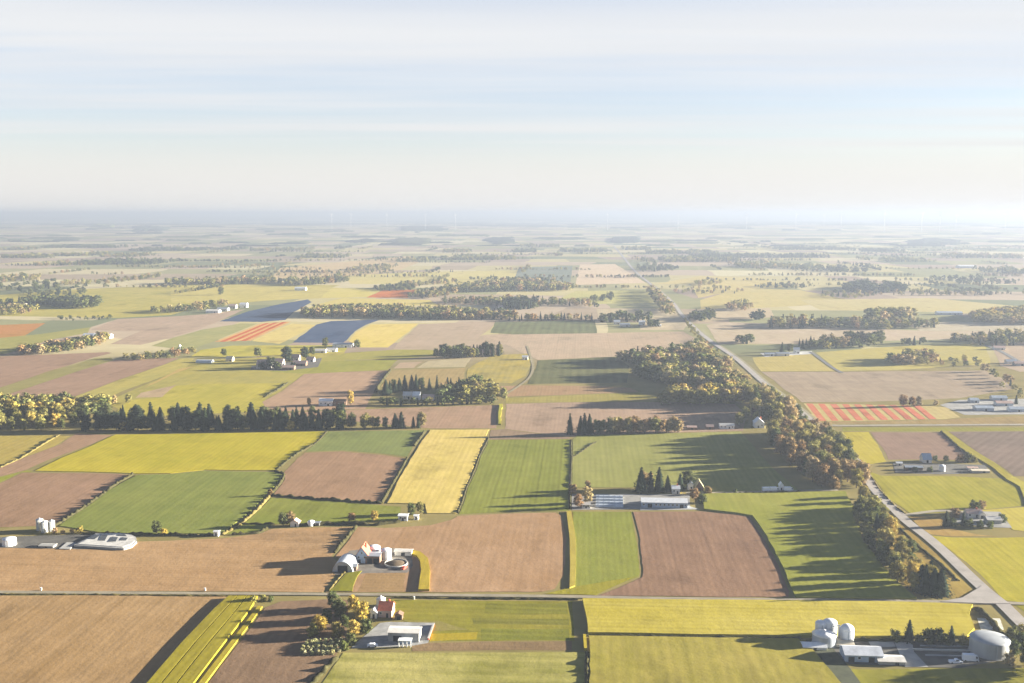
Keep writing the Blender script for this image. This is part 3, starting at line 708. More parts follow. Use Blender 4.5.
def tree(kind, loc, h, tint, label, group=None, wide=1.0, parts=True):
    name = kind + "_tree" if kind != 'bush' else 'bush'
    COUNT[name] = COUNT.get(name, 0) + 1
    rz = random.uniform(0, 6.283); sc = (h * wide, h * wide, h); c = jit(tint)
    if kind == 'bush' or not parts:
        me = random.choice(CROWN['bush'] if kind == 'bush' else WHOLE[kind])
        o = bpy.data.objects.new(name, me); col.objects.link(o); o.color = c
        o.location = (loc.x, loc.y, 0); o.rotation_euler = (0, 0, rz); o.scale = sc
    else:
        o = bpy.data.objects.new(name, None); col.objects.link(o); o.location = (loc.x, loc.y, 0); o.rotation_euler = (0, 0, rz); o.scale = sc
        a = bpy.data.objects.new("crown", random.choice(CROWN[kind])); col.objects.link(a); a.parent = o; a.color = c
        b = bpy.data.objects.new("trunk", TRUNK[kind]); col.objects.link(b); b.parent = o
    return tag(o, label, 'tree' if kind != 'bush' else 'bush', group)

def inside(poly, x, y):
    c = False; j = len(poly) - 1
    for i in range(len(poly)):
        if (poly[i].y > y) != (poly[j].y > y) and x < (poly[j].x - poly[i].x) * (y - poly[i].y) / (poly[j].y - poly[i].y) + poly[i].x: c = not c
        j = i
    return c

def scatter(pix, spacing, tries=6000, cap=400):
    poly = [P(*q) for q in pix]; out = []
    x0, x1 = min(p.x for p in poly), max(p.x for p in poly); y0, y1 = min(p.y for p in poly), max(p.y for p in poly)
    for _ in range(tries):
        x, y = random.uniform(x0, x1), random.uniform(y0, y1)
        if inside(poly, x, y) and all((x-q.x)**2 + (y-q.y)**2 > spacing**2 for q in out): out.append(Vector((x, y)))
        if len(out) >= cap: break
    return out

def along(pix, spacing, jitter=1.5):
    pts = [P(*q) for q in pix]; out = []
    for p, q in zip(pts, pts[1:]):
        L = (q - p).length; k = max(1, int(L / spacing))
        out += [p.lerp(q, (i + random.uniform(.2, .8)) / k) + Vector((random.uniform(-jitter, jitter), random.uniform(-jitter, jitter))) for i in range(k)]
    return out

def pick(weights):
    t = random.random() * sum(w for _, w in weights)
    for c, w in weights:
        t -= w
        if t <= 0: return c
    return weights[-1][0]

def belt(pts, hr, pal, con, where, group, wide=(0.85, 1.2), parts=True):
    """con = share of conifers"""
    mid = (hr[0] + hr[1]) / 2
    for p in pts:
        h = random.uniform(*hr); size = "tall" if h > mid + 0.17*(hr[1]-hr[0]) else "low" if h < mid - 0.17*(hr[1]-hr[0]) else "mid height"
        if random.random() < con:
            tree('conifer', p, h * 1.08, DARK, f"{size} dark conifer {where}", group + ", conifers", random.uniform(0.85, 1.7), parts)
        else:
            c = pick(pal)
            tree('broadleaf', p, h, c, f"{size} {WORD[c]} broadleaf tree {where}", group + f", {WORD[c]} trees", random.uniform(*wide), parts)

# the wood and dark shelter belt on the west
belt(scatter([(-34,431.5),(58,430.5),(74,428),(90,419),(-34,421)], 9.6), (10.5, 15), [(OLIVE, 6), (GREEN, 3), (GOLD, 1.5)], 0.0, "in the golden wood west of the dark shelter belt", "golden wood")
belt(along([(80,430.5),(180,430.3),(290,429.3),(345,429)], 5.0, 2.0), (12, 19), [(DARK, 4), (GREEN, 1)], 0.38, "in the front row of the dark shelter belt", "dark shelter belt front")  # darker leaf tints carry the shade on the belt's front
belt(along([(345,428.5),(428,427.5)], 5.0, 2.0), (8, 14), [(GREEN, 4), (OLIVE, 1), (TAN, 1)], 0.45, "at the thin eastern end of the dark shelter belt", "dark shelter belt east end")
belt(along([(104,423),(200,424.5),(345,424)], 7.5, 3), (13, 19), [(DARK, 3), (GREEN, 2)], 0.4, "in the back row of the dark shelter belt", "dark shelter belt back")
belt(along([(110,404),(128,403),(136,402)], 9, 2), (8, 11), [(RUST, 3), (TAN, 2), (OLIVE, 1)], 0.0, "at the brown tip of the golden wood", "brown wood tip")
belt([P(122,430.8), P(291,430.4)], (8, 9), [(GOLD, 1)], 0, "glowing in front of the dark shelter belt", "golden trees before the belt")
# the short row between brown and green fields
for px in (570, 580.5, 584.5, 589.5): tree('conifer', P(px, 434.3), random.uniform(15, 18.5), DARK, "pointed dark conifer at the west end of the short tree row", "row conifers", 1.15)
belt(along([(593,434),(612,433.8),(613,432.6),(594,432.8)], 4.4, 1), (11, 13.5), [(GREEN, 1)], 0, "in the dark middle of the short tree row", "row green")
belt(along([(612,433.8),(650,433.2),(680,432.6),(679,431.5),(614,432.3)], 5.2, 1.5), (10.5, 15), [(RUST, 4), (TAN, 3), (OLIVE, 1)], 0, "in the short tree row between brown and green fields", "row brown")
# the wooded strip beside the main road, from south to north
belt(scatter([(856,520),(863,495),(874,508),(893,538),(916,568),(932,592),(912,596),(892,582),(876,560),(862,540)], 7.6), (8, 13), [(OLIVE, 5), (GOLD, 3), (GREEN, 4)], 0.06, "in the road wood south of the farm lane", "road wood south", (1.0, 1.35))
for p in scatter([(856,518),(868,500),(884,522),(906,552),(930,582),(934,596),(905,596),(885,572),(866,545)], 11):
    tree('bush', p, random.uniform(3, 5), pick([(OLIVE, 3), (GREEN, 2)]), "bushy undergrowth shrub below the road wood south of the farm lane", "undergrowth of the road wood")
belt([P(925,594), P(934,594), P(941,595), P(930,588), P(921,590)], (11, 14), [(GREEN, 1)], 1.0, "at the southern tip of the road wood", "road wood tip")
belt(scatter([(768,440),(800,431),(826,436),(842,452),(853,466),(864,488),(850,490),(822,487),(795,474)], 9.4), (12, 18.5), [(OLIVE, 4), (GREEN, 2), (TAN, 3), (RUST, 4)], 0.0, "in the tall road wood north of the farm lane", "road wood middle")
belt(scatter([(742,402),(760,396),(793,414),(802,424.3),(775,424.8),(758,420)], 9.5), (13, 19), [(OLIVE, 5), (GREEN, 3), (TAN, 2)], 0.0, "in the road wood beside the striped tulip field", "road wood tulips")
belt(along([(760,424),(748,418),(738,426)], 9, 2), (9, 12), [(OLIVE, 2), (RUST, 1)], 0, "around the white gabled house in the wood", "trees by the white gable")
# the farm hidden in a grove
belt(along([(382,396),(400,390),(440,390),(462,391)], 6, 3), (12, 16), [(GREEN, 2)], 0.7, "in the conifer back row of the square farm grove", "farm grove back", parts=False)
tree('broadleaf', P(504,400), 13, OLIVE, "single olive tree standing at the end of the square farm grove", parts=False)
tree('broadleaf', P(351,405), 15, GOLD, "single golden tree beside the long white barn", wide=0.8)
tree('broadleaf', P(309,406), 9, TAN, "pale tan tree in front of the long white barn", wide=0.8)
belt(along([(434,358),(470,357.5),(502,356),(500,354),(440,355.5)], 6.5, 3), (11, 17), [(GREEN, 3), (DARK, 1), (OLIVE, 1)], 0.1, "in the dark clump north of the pasture", "dark clump", parts=False)
# farm trees
for px, py, h, k, c, l in [
    (641,492,17,'conifer',DARK,"broad dark conifer at the west end of the barn trees"), (650.5,491.5,14,'conifer',DARK,"second conifer from the west behind the long white barn"),
    (659,491.5,17,'conifer',DARK,"tallest pointed conifer behind the middle of the long barn"), (667.5,491,11,'conifer',DARK,"short conifer beside the white house at the barn"),
    (646,489,12,'broadleaf',RUST,"rust brown tree half hidden behind the barn conifers"), (680,490.5,12,'conifer',DARK,"dark conifer between the white house and straw roofed shed"),
    (687,488,13,'broadleaf',GREEN,"dark leafy tree beside the straw roofed shed"), (694,500,8,'broadleaf',RUST,"brown tree at the east gable of the long barn"),
    (578,508,9,'broadleaf',RUST,"rust brown tree at the corner of the green field"), (588,503,11,'broadleaf',TAN,"round tan tree beside the low film tunnels"),
    (573,494,7,'broadleaf',RUST,"small brown tree on the ditch by the barn yard"), (588,490,7,'broadleaf',TAN,"small tan tree north of the film tunnels"),
    (157,534,8,'broadleaf',GREEN,"round dark tree by the bunker silo yard"), (283.5,526,8.5,'broadleaf',GREEN,"wide dark tree beside the small white cottage"),
    (290,525,8,'broadleaf',RUST,"rust tree leaning over the small white cottage"), (374.5,521.5,7,'broadleaf',GOLD,"yellow tree behind the central farm"),
    (352,522,6,'broadleaf',RUST,"small rust tree north of the central farm"), (411.5,515,8,'broadleaf',GREEN,"dark tree at the corner of the bright yellow field"),
    (420,513.5,8,'broadleaf',OLIVE,"olive tree beside the bright yellow field corner"), (270,496,5,'broadleaf',RUST,"lone rust bush tree on the hedge crossing"),
    (708,494,5,'bush',RUST,"dark red hedge bush behind the ploughed field"), (702,503,6,'bush',GREEN,"dark bush at the barn's eastern yard"),
    (164,535,4,'bush',GOLD,"yellow bush beside the round dark tree"), (55,533,3.4,'bush',RUST,"orange bush beside the twin silos"),
    (63,534,2.6,'bush',RUST,"low orange bush east of the twin silos"), (80,533,4,'bush',GOLD,"orange gold bush heap north of the bunker silo"), (72,533,2.6,'bush',RUST,"small orange bush before the green field"),
    (735,493,3,'bush',GREEN,"small green bush on the farm lane"),
    (253,603,3.6,'bush',OLIVE,"dark bush at the top of the striped crop"), (263,601,3.4,'bush',OLIVE,"yellowish bush beside the near road"), (271,601,2.8,'bush',GREEN,"green bush in the row beside the near road"),
    # cluster south of the near road
    (341,619,9.5,'broadleaf',GREEN,"big dark tree in the farm cluster south of the road"), (353,610,7.5,'broadleaf',GOLD,"golden tree nearest the near road"),
    (333,608,8.5,'broadleaf',GREEN,"dark tree at the west of the farm cluster"), (361,620,9,'broadleaf',GOLD,"gold tree beside the red roofed house"), (345,628,6.5,'broadleaf',GREEN,"leafy tree in the middle of the farm cluster"),
    (320,633,8.5,'broadleaf',GOLD,"golden orange tree standing in the brown field edge"), (313,636,5.5,'bush',OLIVE,"wide bush below the golden orange tree"),
    (337,636,6,'bush',OLIVE,"pale olive bush above the cream hedge patch"), (354,636,7.6,'broadleaf',GOLD,"round bright yellow tree beside the grey yard"),
    (351,644,5,'bush',GREEN,"green bush at the grey yard corner"), (327,622,6,'broadleaf',GREEN,"shaded tree behind the golden orange tree"), (344,650,4,'bush',GREEN,"small dark bush beside the cream hedge patch"),
    (366,632,6,'bush',GREEN,"dark bush between the yard and the white shed"),
    # farm in the south east
    (909,641.5,10,'conifer',DARK,"tall pointed conifer behind the concrete yard"), (951,643.5,8.2,'conifer',DARK,"second pointed conifer nearer the big tank"),
    (895,641,5,'bush',GREEN,"bush west of the tall pointed conifer"), (927,643,6,'bush',GREEN,"dark spreading bush between the two conifers"), (936,643,6.5,'bush',DARK,"rounded dark bush between the two conifers"),
    (944,644,4.4,'bush',GREEN,"low bush touching the second conifer"), (964,645,4.6,'bush',OLIVE,"olive bush beside the big tank"), (919,641.5,3.4,'bush',GREEN,"low bush beside the tall pointed conifer"), (972,642,3.6,'bush',GREEN,"small bush behind the big tank"),
    (1012,640,6,'bush',GREEN,"dark bush east of the big tank"), (1022,636,5,'bush',OLIVE,"olive bush on the road verge by the tank"), (1012,655,6.5,'bush',GREEN,"dark bush south east of the big tank"), (1009,663,4.5,'bush',TAN,"pale tan bush below the big tank"),
    (1022,652,9,'broadleaf',GREEN,"dark tree at the eastern edge by the tank"), (1026,665,9,'broadleaf',GREEN,"dark tree at the edge south of the tank"), 
    (1034,676,11,'broadleaf',GREEN,"leafy tree at the south east corner"), (1046,668,12,'broadleaf',GREEN,"tall leafy tree beyond the south east corner"), (1050,684,13,'broadleaf',OLIVE,"olive tree beyond the south east corner"),
    # eastern farms
    (946,527,10,'conifer',DARK,"dark conifer at the lane end of the eastern farm"), (963,526,9,'conifer',DARK,"narrow conifer before the eastern farmhouse"), (974,513,8,'broadleaf',GREEN,"round dark tree behind the eastern farmhouse"),
    (953,527,5,'bush',GREEN,"dark garden bush between the eastern conifers"), (969,527,5,'bush',GREEN,"green garden bush before the eastern farmhouse"), (980,527,4,'bush',GREEN,"long garden bush below the pale sheds"), (990,528,4,'bush',GREEN,"dark garden bush near the yellow field"), (1002,522,5,'bush',GREEN,"dark bush beside the pale shed"), (955,517,6,'bush',RUST,"rust bush behind the eastern conifers"), (982,508,5,'bush',TAN,"pale tan bush in the green field corner"),
    (935,460.5,4,'bush',GREEN,"bush beside the blue steep roof"), (946,461,4,'bush',GREEN,"dark bush north of the white silo"), (960,462,6,'bush',RUST,"brown hedge bush east of the white silo"), (968,462,7,'bush',GREEN,"dark hedge bush in the ploughed field corner"), (974,462,5,'bush',OLIVE,"olive hedge bush at the field track"),
    (930,472,4,'bush',GREEN,"green bush in the dark farmyard"), (915,472,4,'bush',DARK,"dark bush west of the white silo"),
    (903,406.5,12,'broadleaf',RUST,"rust tree at the head of the tulip field"), (912,406.5,10,'broadleaf',RUST,"broad rust tree behind the tulip beds"), (919,406,10,'broadleaf',TAN,"tan tree behind the tulip beds"), (936,405,5,'bush',TAN,"tan bush beside the greenhouse yard"),
    (1016,404,9,'conifer',DARK,"dark conifer among the greenhouse sheds"),
    (271,369,15,'broadleaf',DARK,"dark tree in the middle of the pink roofed hamlet"), (287,362,20,'broadleaf',DARK,"tallest dark tree of the pink roofed hamlet"), (305,359,16,'broadleaf',DARK,"dark tree east of the pink roofed hamlet"), (258,357,13,'broadleaf',GREEN,"dark tree north of the pink roofed hamlet"),
    (262,369,9,'bush',DARK,"dark bush in front of the largest pink roof"), (277,369,9,'bush',GREEN,"green bush in front of the middle pink roof"), (312,355,12,'broadleaf',GREEN,"green tree near the long white sheds"), (293,368,7,'bush',DARK,"bush at the eastern pink roof"), (325,347,14,'broadleaf',GREEN,"dark tree beside the flat white factory"), (357,347,10,'bush',GREEN,"dark bush at the corner of the yellow field"), (224,356,10,'broadleaf',GREEN,"lone green tree behind the film greenhouse"),
    (221,295,20,'broadleaf',GREEN,"lone dark tree far out in the pale fields"), (782,355,17,'conifer',DARK,"dark conifer at the white cottage by the lane"), (790,352,12,'broadleaf',GREEN,"green tree behind the white cottage by the lane"),
    (834,490,10,'broadleaf',RUST,"slender rust tree at the end of the farm lane"), (823,487,12,'broadleaf',RUST,"rust tree on the wood edge above the farm lane"),
]:
    tree(k, P(px, py), h, c, l, wide=1.15 if k == 'broadleaf' else 1.2 if k == 'conifer' else 1.0, parts=py > 400)

# ---- far woods: nobody could count them
def low_variant(seed, con=False):
    return conifer_crown(seed, 6, 0.2, 0.03, 0.05) if con else broad_crown(seed, leaves=180, size=0.07, lobes=7, low=0.05, wide=0.38)
LOWB = [low_variant(400 + s) for s in range(5)]; LOWC = [low_variant(500 + s, True) for s in range(3)]
MASS = []
def wood(pix, spacing, hr, pal, con=0.1, cap=700, z=0.0, pts=None):
    spacing *= 0.74; hr = (hr[0] * 0.85, hr[1] * 0.98); cap = int(cap * 1.5)
    for p in (pts or scatter(pix, spacing, 7000, cap)):
        c = con > random.random()
        g = random.choice(LOWC if c else LOWB); h = random.uniform(*hr); a = random.uniform(0, 6.28); wd = h * random.uniform(1.1, 1.6)
        V = g[0]; ca, sa = math.cos(a), math.sin(a)
        X = np.stack([(V[:,0]*ca - V[:,1]*sa)*wd + p.x, (V[:,0]*sa + V[:,1]*ca)*wd + p.y, V[:,2]*h + terrain(p.x, p.y)], 1)
        MASS.append((X, g[1], jit(DARK if c else pick(pal))))
def flush_mass(name, label):
    global MASS
    V = np.concatenate([m[0] for m in MASS]); off = np.cumsum([0] + [len(m[0]) for m in MASS[:-1]])
    T = np.concatenate([m[1] + o for m, o in zip(MASS, off)]); C = np.concatenate([np.tile(np.array(m[2], np.float32), (len(m[0]), 1)) for m in MASS])
    o = bpy.data.objects.new(name, np_mesh(name, V, T, [LEAF_MASS], tint=C)); col.objects.link(o)
    struct(o, 'stuff', label); print(name, len(MASS), "trees", len(T), "faces")
    MASS = []

MIX = [(GREEN, 4), (OLIVE, 3), (TAN, 1), (RUST, 1)]; AUT = [(OLIVE, 5), (TAN, 2), (RUST, 1), (GREEN, 4)]; DK = [(GREEN, 3), (DARK, 2)]
# west
wood([(14,354),(60,346),(95,341),(110,338),(100,345),(70,352),(40,355)], 13, (9,14), AUT, 0.05)
wood([(122,359),(160,355),(190,351),(196,354),(165,359),(135,361)], 13, (6,10), AUT, 0.05)
wood([(-10,305),(30,302),(56,301),(60,305),(20,308)], 22, (12,18), DK, 0.2)
wood([(45,303),(70,301),(100,303),(98,308),(60,309),(48,306)], 18, (13,20), DK, 0.1)
wood([(-20,312),(10,307),(40,309),(28,314),(0,316)], 20, (8,12), AUT, 0.1)
wood([(55,318),(110,317),(112,320),(60,321)], 18, (4,7), DK, 0.0)
wood([(148,312),(185,309),(222,303),(228,306),(200,311),(160,314)], 17, (9,14), AUT, 0.05)
wood([(-20,279),(20,276),(40,277),(38,281),(0,283)], 26, (10,15), AUT, 0.05)
wood([(60,283),(100,281),(160,275),(158,278),(110,284),(64,286)], 24, (8,13), AUT, 0.05)
wood([(32,288),(58,286),(57,289),(36,290)], 26, (12,18), DK, 0.1)
wood([(164,283.2),(200,282),(232,281.5),(272,280),(276,283.5),(220,285),(168,285)], 21, (13,19), AUT, 0.2)
wood([(278,283),(300,281.5),(340,279),(350,282),(310,286),(280,286)], 21, (13,19), MIX, 0.2)
wood([(0,286),(40,294),(90,291),(88,294),(45,298),(0,290)], 30, (9,14), DK, 0.1)
# long central wood
wood([(300,315),(330,311.5),(360,310),(400,311),(440,313),(515,316),(515,319.5),(440,320),(380,318.8),(340,317.5),(305,318)], 15, (13,18), AUT, 0.12, 420)
wood([(440,303),(470,300),(520,300),(590,303),(600,308),(560,306),(500,307)], 20, (10,15), MIX, 0.25)
wood([(500,319.5),(560,318.8),(590,319),(592,320.5),(520,321.3)], 13, (9,14), MIX, 0.4)
wood([(500,308),(515,304),(536,304),(536,309),(508,310)], 15, (15,21), DK, 0.5)
wood([(597,321),(630,318.5),(650,320),(648,322),(600,323)], 15, (12,18), DK, 0.5)
wood([(648,325),(656,324),(656,327),(650,328)], 12, (10,14), DK, 0.1)
wood([(370,289),(400,287),(415,288),(410,291),(380,291)], 20, (10,14), DK, 0.1)
wood([(408,297.5),(418,292),(445,291.5),(448,297),(430,298.5)], 18, (9,13), AUT, 0.1)
wood([(430,292),(470,286),(515,281.5),(555,284),(572,287.5),(572,291),(520,291.5),(470,292.5),(435,294)], 21, (13,19), AUT, 0.15, 300)
wood([(392,287),(420,283.5),(455,281),(456,283),(425,286),(398,289)], 24, (10,15), AUT, 0.1)
wood([(590,300),(612,297),(614,300),(596,302)], 20, (10,15), DK, 0.2)
# side wood, farm grove, the back of the golden wood
wood(None, 9, (11,16), [(OLIVE,6),(GREEN,3),(GOLD,1.5)], 0.0, pts=scatter([(-34,421),(90,419),(98,414),(112,408),(96,404.5),(-34,407)], 8.4))
wood(None, 9, (14,19), [(OLIVE,4),(TAN,3),(GOLD,2)], 0.0, pts=scatter([(664,404.5),(690,399),(735,397),(752,400),(740,405),(700,406)], 7.5))
wood(None, 9, (6,10), [(GREEN,3),(OLIVE,1)], 0.2, pts=along([(378,405),(420,405.5),(470,404.5),(494,403)], 4.5, 2))
wood(None, 9, (10,15), [(GREEN,2),(OLIVE,3),(TAN,1)], 0.2, pts=scatter([(440,402),(445,393),(480,386),(494,392),(494,401)], 7.5))
wood([(632,376),(650,372),(710,375),(738,384),(748,394),(735,396),(690,390),(650,382)], 11, (13,19), [(GREEN,4),(OLIVE,3),(TAN,2)], 0.08)
wood([(620,362),(660,358),(690,351),(704,351),(728,372),(716,374),(690,366),(640,367)], 12, (13,19), [(GREEN,3),(OLIVE,3),(TAN,3),(RUST,2)], 0.12)
# road belt north
wood([(648,292),(652,290),(668,304),(673,315),(664,314),(656,302)], 16, (12,17), AUT, 0.1)
wood([(684,320),(690,325),(706,341),(702,343),(692,334)], 14, (4,7), [(OLIVE, 1)], 0.0)
# east
wood([(768,326),(790,323),(830,324),(858,325),(856,328),(800,328.5),(770,328)], 17, (14,20), MIX, 0.4)
wood([(855,326),(900,323.5),(935,325),(934,328),(880,330),(856,330)], 17, (11,15), AUT, 0.1)
wood([(868,319),(885,316),(910,318),(912,322),(875,323)], 18, (17,23), AUT, 0.1)
wood([(796,345.5),(830,343),(865,345),(872,347),(830,349.5),(800,349)], 14, (11,16), AUT, 0.3)
wood([(846,340),(880,339),(882,344),(850,345)], 15, (12,17), DK, 0.3)
wood([(902,343),(925,342),(924,345),(904,346)], 15, (9,14), DK, 0.4)
wood([(890,362),(910,358),(935,359),(937,363.5),(912,365.5),(894,365)], 11, (11,15), AUT, 0.1)
wood([(938,362),(965,360),(985,363),(990,366),(960,367),(940,366)], 16, (4,8), AUT, 0.1)
wood([(952,341),(990,337),(1050,338),(1050,345),(1000,346),(954,344.5)], 15, (10,15), AUT, 0.2)
wood([(970,318),(1000,313),(1050,312),(1050,325),(1010,325),(975,322)], 15, (13,18), [(GOLD, 2), (OLIVE, 3), (TAN, 2)], 0.05, 260)
wood([(843,289),(862,286.5),(876,289),(874,292),(846,292)], 18, (15,21), DK, 0.1)
wood([(880,291),(892,286.5),(906,289.5),(904,292.5),(884,293)], 18, (15,21), DK, 0.1)
wood([(820,294),(860,293),(875,296),(850,299),(822,297)], 24, (8,12), AUT, 0.1)
wood([(755,286.5),(785,285),(812,286.5),(800,289),(760,288.5)], 24, (7,12), DK, 0.1)
wood([(727,309),(745,304),(752,308),(745,311),(730,311)], 20, (10,17), MIX, 0.2)
wood([(690,318),(708,314),(714,319),(700,322),(690,321)], 16, (11,16), DK, 0.1)
wood([(752,318),(762,317),(761,321),(753,321)], 16, (11,16), DK, 0.1)
wood([(738,342.5),(750,341),(750,344.5),(740,344.5)], 12, (11,15), DK, 0.1)
wood([(695,284),(720,281),(722,284),(700,286)], 26, (8,14), AUT, 0.1)
wood([(672,292),(700,289),(745,291),(740,293.5),(690,294)], 30, (6,10), AUT, 0.1)
wood([(636,268),(655,265),(680,268),(672,271),(642,272)], 30, (10,16), DK, 0.1)
wood([(984,371),(1004,378),(1030,398),(1020,400),(998,385)], 20, (7,11), AUT, 0.1)
r3 = random.Random(5)
for q in range(130):
    d0 = math.exp(r3.uniform(math.log(30), math.log(84))); px0 = r3.uniform(-30, 1040); py0 = EYE + d0
    if 205 < px0 < 440 and d0 > 70: continue
    if abs(px0 - (582 + 1.069 * d0)) < 0.35 * d0 + 12: continue
    p0 = P(px0, py0); along_x = r3.random() < 0.72; L = r3.uniform(90, 480); k = int(L / r3.uniform(6, 12))
    dv = GX if along_x else GD
    pts_ = [Vector((p0.x, p0.y)) + dv * (L * (i + r3.uniform(-.4, .4)) / k) + Vector((r3.uniform(-4, 4), r3.uniform(-4, 4))) for i in range(k) if r3.random() < 0.8]
    wood(None, 9, (5, 11), r3.choice([MIX, AUT, DK]), r3.choice([0.0, 0.1, 0.4]), pts=pts_)
flush_mass("woodland", "autumn woods and tree lines in the middle distance")

# horizon woods: broad canopies with uneven tops
def canopy(px0, px1, py0, py1, h, n=1):
    """a wood with a rough top between two picture rows, on the terrain"""
    a, b = P(px0, py1), P(px1, py1); far_y = P(0, py0).y
    L = (b - a).length; D = max(120.0, far_y - a.y)
    nx = int(min(80, max(12, L / 26))); ny = int(min(16, max(5, D / 60)))
    V, T = [], []
    for j in range(ny + 1):
        for i in range(nx + 1):
            u, v = i / nx, j / ny
            e = 0.5 + 0.5 * noise.noise(Vector((px0 * 3.1 + u * 7, py0, v * 2)))
            x = a.x + (u * L) * (1 + v * D / a.y) + (D * v) * a.x / a.y; y = a.y + v * D + 0.35 * D * (e - 0.5)
            edge = (j in (0, ny)) or (i in (0, nx))
            msk = noise.fractal(Vector((x / 420.0, y / 520.0, 4.0)), 1.0, 2.0, 3) + 0.42 - 0.75 * abs(2*v - 1)**3 - 0.6 * abs(2*u - 1)**4
            msk = max(-0.15, min(1.0, msk * 5))
            z = terrain(x, y) - 1 if edge else terrain(x, y) + 0.6 * h * msk * (0.62 + 0.55 * random.random())
            V.append((x, y, z))
    for j in range(ny):
        for i in range(nx):
            q = j*(nx+1)+i; T += [(q, q+1, q+nx+2), (q, q+nx+2, q+nx+1)]
    V = np.array(V)
    MASS.append((V, np.array(T), jit(pick([(GREEN, 3), (DARK, 4)]))))
FAR = []
for a in [(0,55,252,258,17),(60,92,250,256,17),(100,140,253,257,16),(36,84,262,265.5,15),(80,157,259.5,264.5,18),(0,30,247,250,16),(40,120,245,248,16),(128,200,247.5,251,17),(132,165,231,236,18),(94,112,229,233,18),
          (210,240,247,250,16),(250,270,248.5,251,16),(240,262,264.5,267,12),(278,305,247.5,251,17),(296,345,252,258,17),(334,344,245,249,16),(345,375,239,244,17),(392,432,239,244.5,17),(346,390,266,270.5,15),(396,428,259,262,14),(442,470,248.5,252.5,16),(440,515,256,260,16),(478,515,238,246,18),(400,450,230,236,18),(520,560,243,247,16),(560,612,247,252,17),(512,536,246,252.5,17),(555,562,252,256,15),
          (612,640,239,244,18),(625,650,244,250,18),(640,654,254,262,17),(664,742,255,262,18),(650,720,240,254,18),(700,760,250,258,17),(742,790,262,268,17),(760,830,252,258,16),(780,850,244,250,17),(790,835,263,270,17),(830,870,266,272,16),(860,905,246,252,17),(905,960,240,246,17),(953,1024,247,258,18),(880,935,258,262,15),(860,870,262,267,14),(1000,1050,266,274,17),(955,1020,278,284,12),(915,950,290,293,9)]:
    x0, x1, y0, y1, h = a
    if y1 < 247: canopy(*a); continue
    A_, B_ = P(x0, y1), P(x1, y1); L = (B_ - A_).length; dep = min(260.0, P(512, y0).y - P(512, y1).y)
    pts_ = []
    for row in range(4):
        off = (0, 22, 48, 80)[row]; k = max(3, int(L / (13, 16, 20, 26)[row]))
        pts_ += [A_.lerp(B_, (i + random.uniform(.1, .9)) / k) + Vector((A_.x / A_.y * off, off + random.uniform(-9, 9) + 26 * noise.noise(Vector((i * 0.35, y1, 1))))) for i in range(k) if random.random() < 0.92]
    pts_ += [A_.lerp(B_, random.random()) + Vector((0, random.uniform(60, dep))) for _ in range(int(min(160, L * dep / 900)))]
    FAR.append((pts_, h))
r2 = random.Random(11)
for py in np.concatenate([np.arange(214.6, 232, 0.42), np.arange(232, 247, 0.9)]):
    x = -60 - r2.random() * 60
    while x < 1080:
        wpx = r2.uniform(18, 120) * (1.0 if py < 232 else 0.5)
        if r2.random() < (0.62 if py < 230 else 0.30): (py < 236 or not (x - 6 < 582 + 1.069 * (py - EYE) < x + wpx + 6)) and canopy(x, x + wpx, py - r2.uniform(0.3, 0.9), py, r2.uniform(9, 17))
        x += wpx + r2.uniform(6, 70)
flush_mass("far_forest", "hazy bands of forest below the horizon")
LOWB = [broad_crown(700 + q_, leaves=60, size=0.11, lobes=5, low=0.0, wide=0.42) for q_ in range(5)]
for pts_, h in FAR: wood(None, 9, (h * 0.6, h * 1.05), random.choice([MIX, [(GREEN, 3), (OLIVE, 2)], DK]), random.choice([0.0, 0.15]), pts=pts_)
flush_mass("distant_woodland", "small hazy woods scattered over the far plain")
for k in COUNT: print(k, COUNT[k])

# ------------------------------------------------------------------ hedges and grassy banks on the field edges
def hedge(label, pix, h=1.2, wd=1.6, tint=OLIVE, name="hedge"):
    pts = [P(*q) for q in pix]; out = []
    for p, q in zip(pts, pts[1:]):
        k = max(1, int((q - p).length / 1.6)); out += [wobble(p.lerp(q, j / k), 1.0, 55) for j in range(k)]
    out.append(pts[-1])
    if len(out) > 400: out = out[::len(out)//400 + 1]
    V, T = [], []
    prof = [(-0.5, -0.05), (-0.42, 0.7), (0.0, 1.0), (0.42, 0.7), (0.5, -0.05)]
    for i, p in enumerate(out):
        d = (out[min(i+1, len(out)-1)] - out[max(i-1, 0)]).normalized(); nrm = Vector((-d.y, d.x))
        hh = h * random.choice((0.3, 0.6, 0.8, 1.0, 1.15, 1.4)) * random.uniform(0.85, 1.15); ww = wd * random.uniform(0.75, 1.25)
        for u, z in prof:
            q = p + nrm * u * ww + Vector((random.uniform(-.2, .2), random.uniform(-.2, .2))); V.append((q.x, q.y, z * hh))
        if i:
            for j in range(4):
                a = (i-1)*5+j; T += [(a, a+1, a+6), (a, a+6, a+5)]
    o = bpy.data.objects.new(name, np_mesh(name, np.array(V), np.array(T), [LEAF])); col.objects.link(o); o.color = (*tint, 1)
    return tag(o, label, 'hedge')
HD = (0.06, 0.055, 0.024); HY = (0.16, 0.13, 0.045)  # HD is darkened to hold the shade on the hedges' near sides
hedge("dark hedge between the western brown and green fields", [(132.5,475),(118,483.5),(109,490),(96,499.5),(80,511.5),(55,526.5)], 1.5, 2, HD)
hedge("hedge between yellow crop and grey green field", [(326,431.8),(320,439),(314.5,444.5),(300,453),(290,458.5),(275,471)], 1.2, 1.8, HD)
hedge("short hedge from the yellow crop to the hedge crossing", [(275,471.5),(284.5,474.5),(281,482),(270,495.5)], 1.3, 1.8, HD)
hedge("long hedge from the hedge crossing to the white box", [(270,496),(258,509),(240,525),(222,535)], 1.5, 1.8, HY)
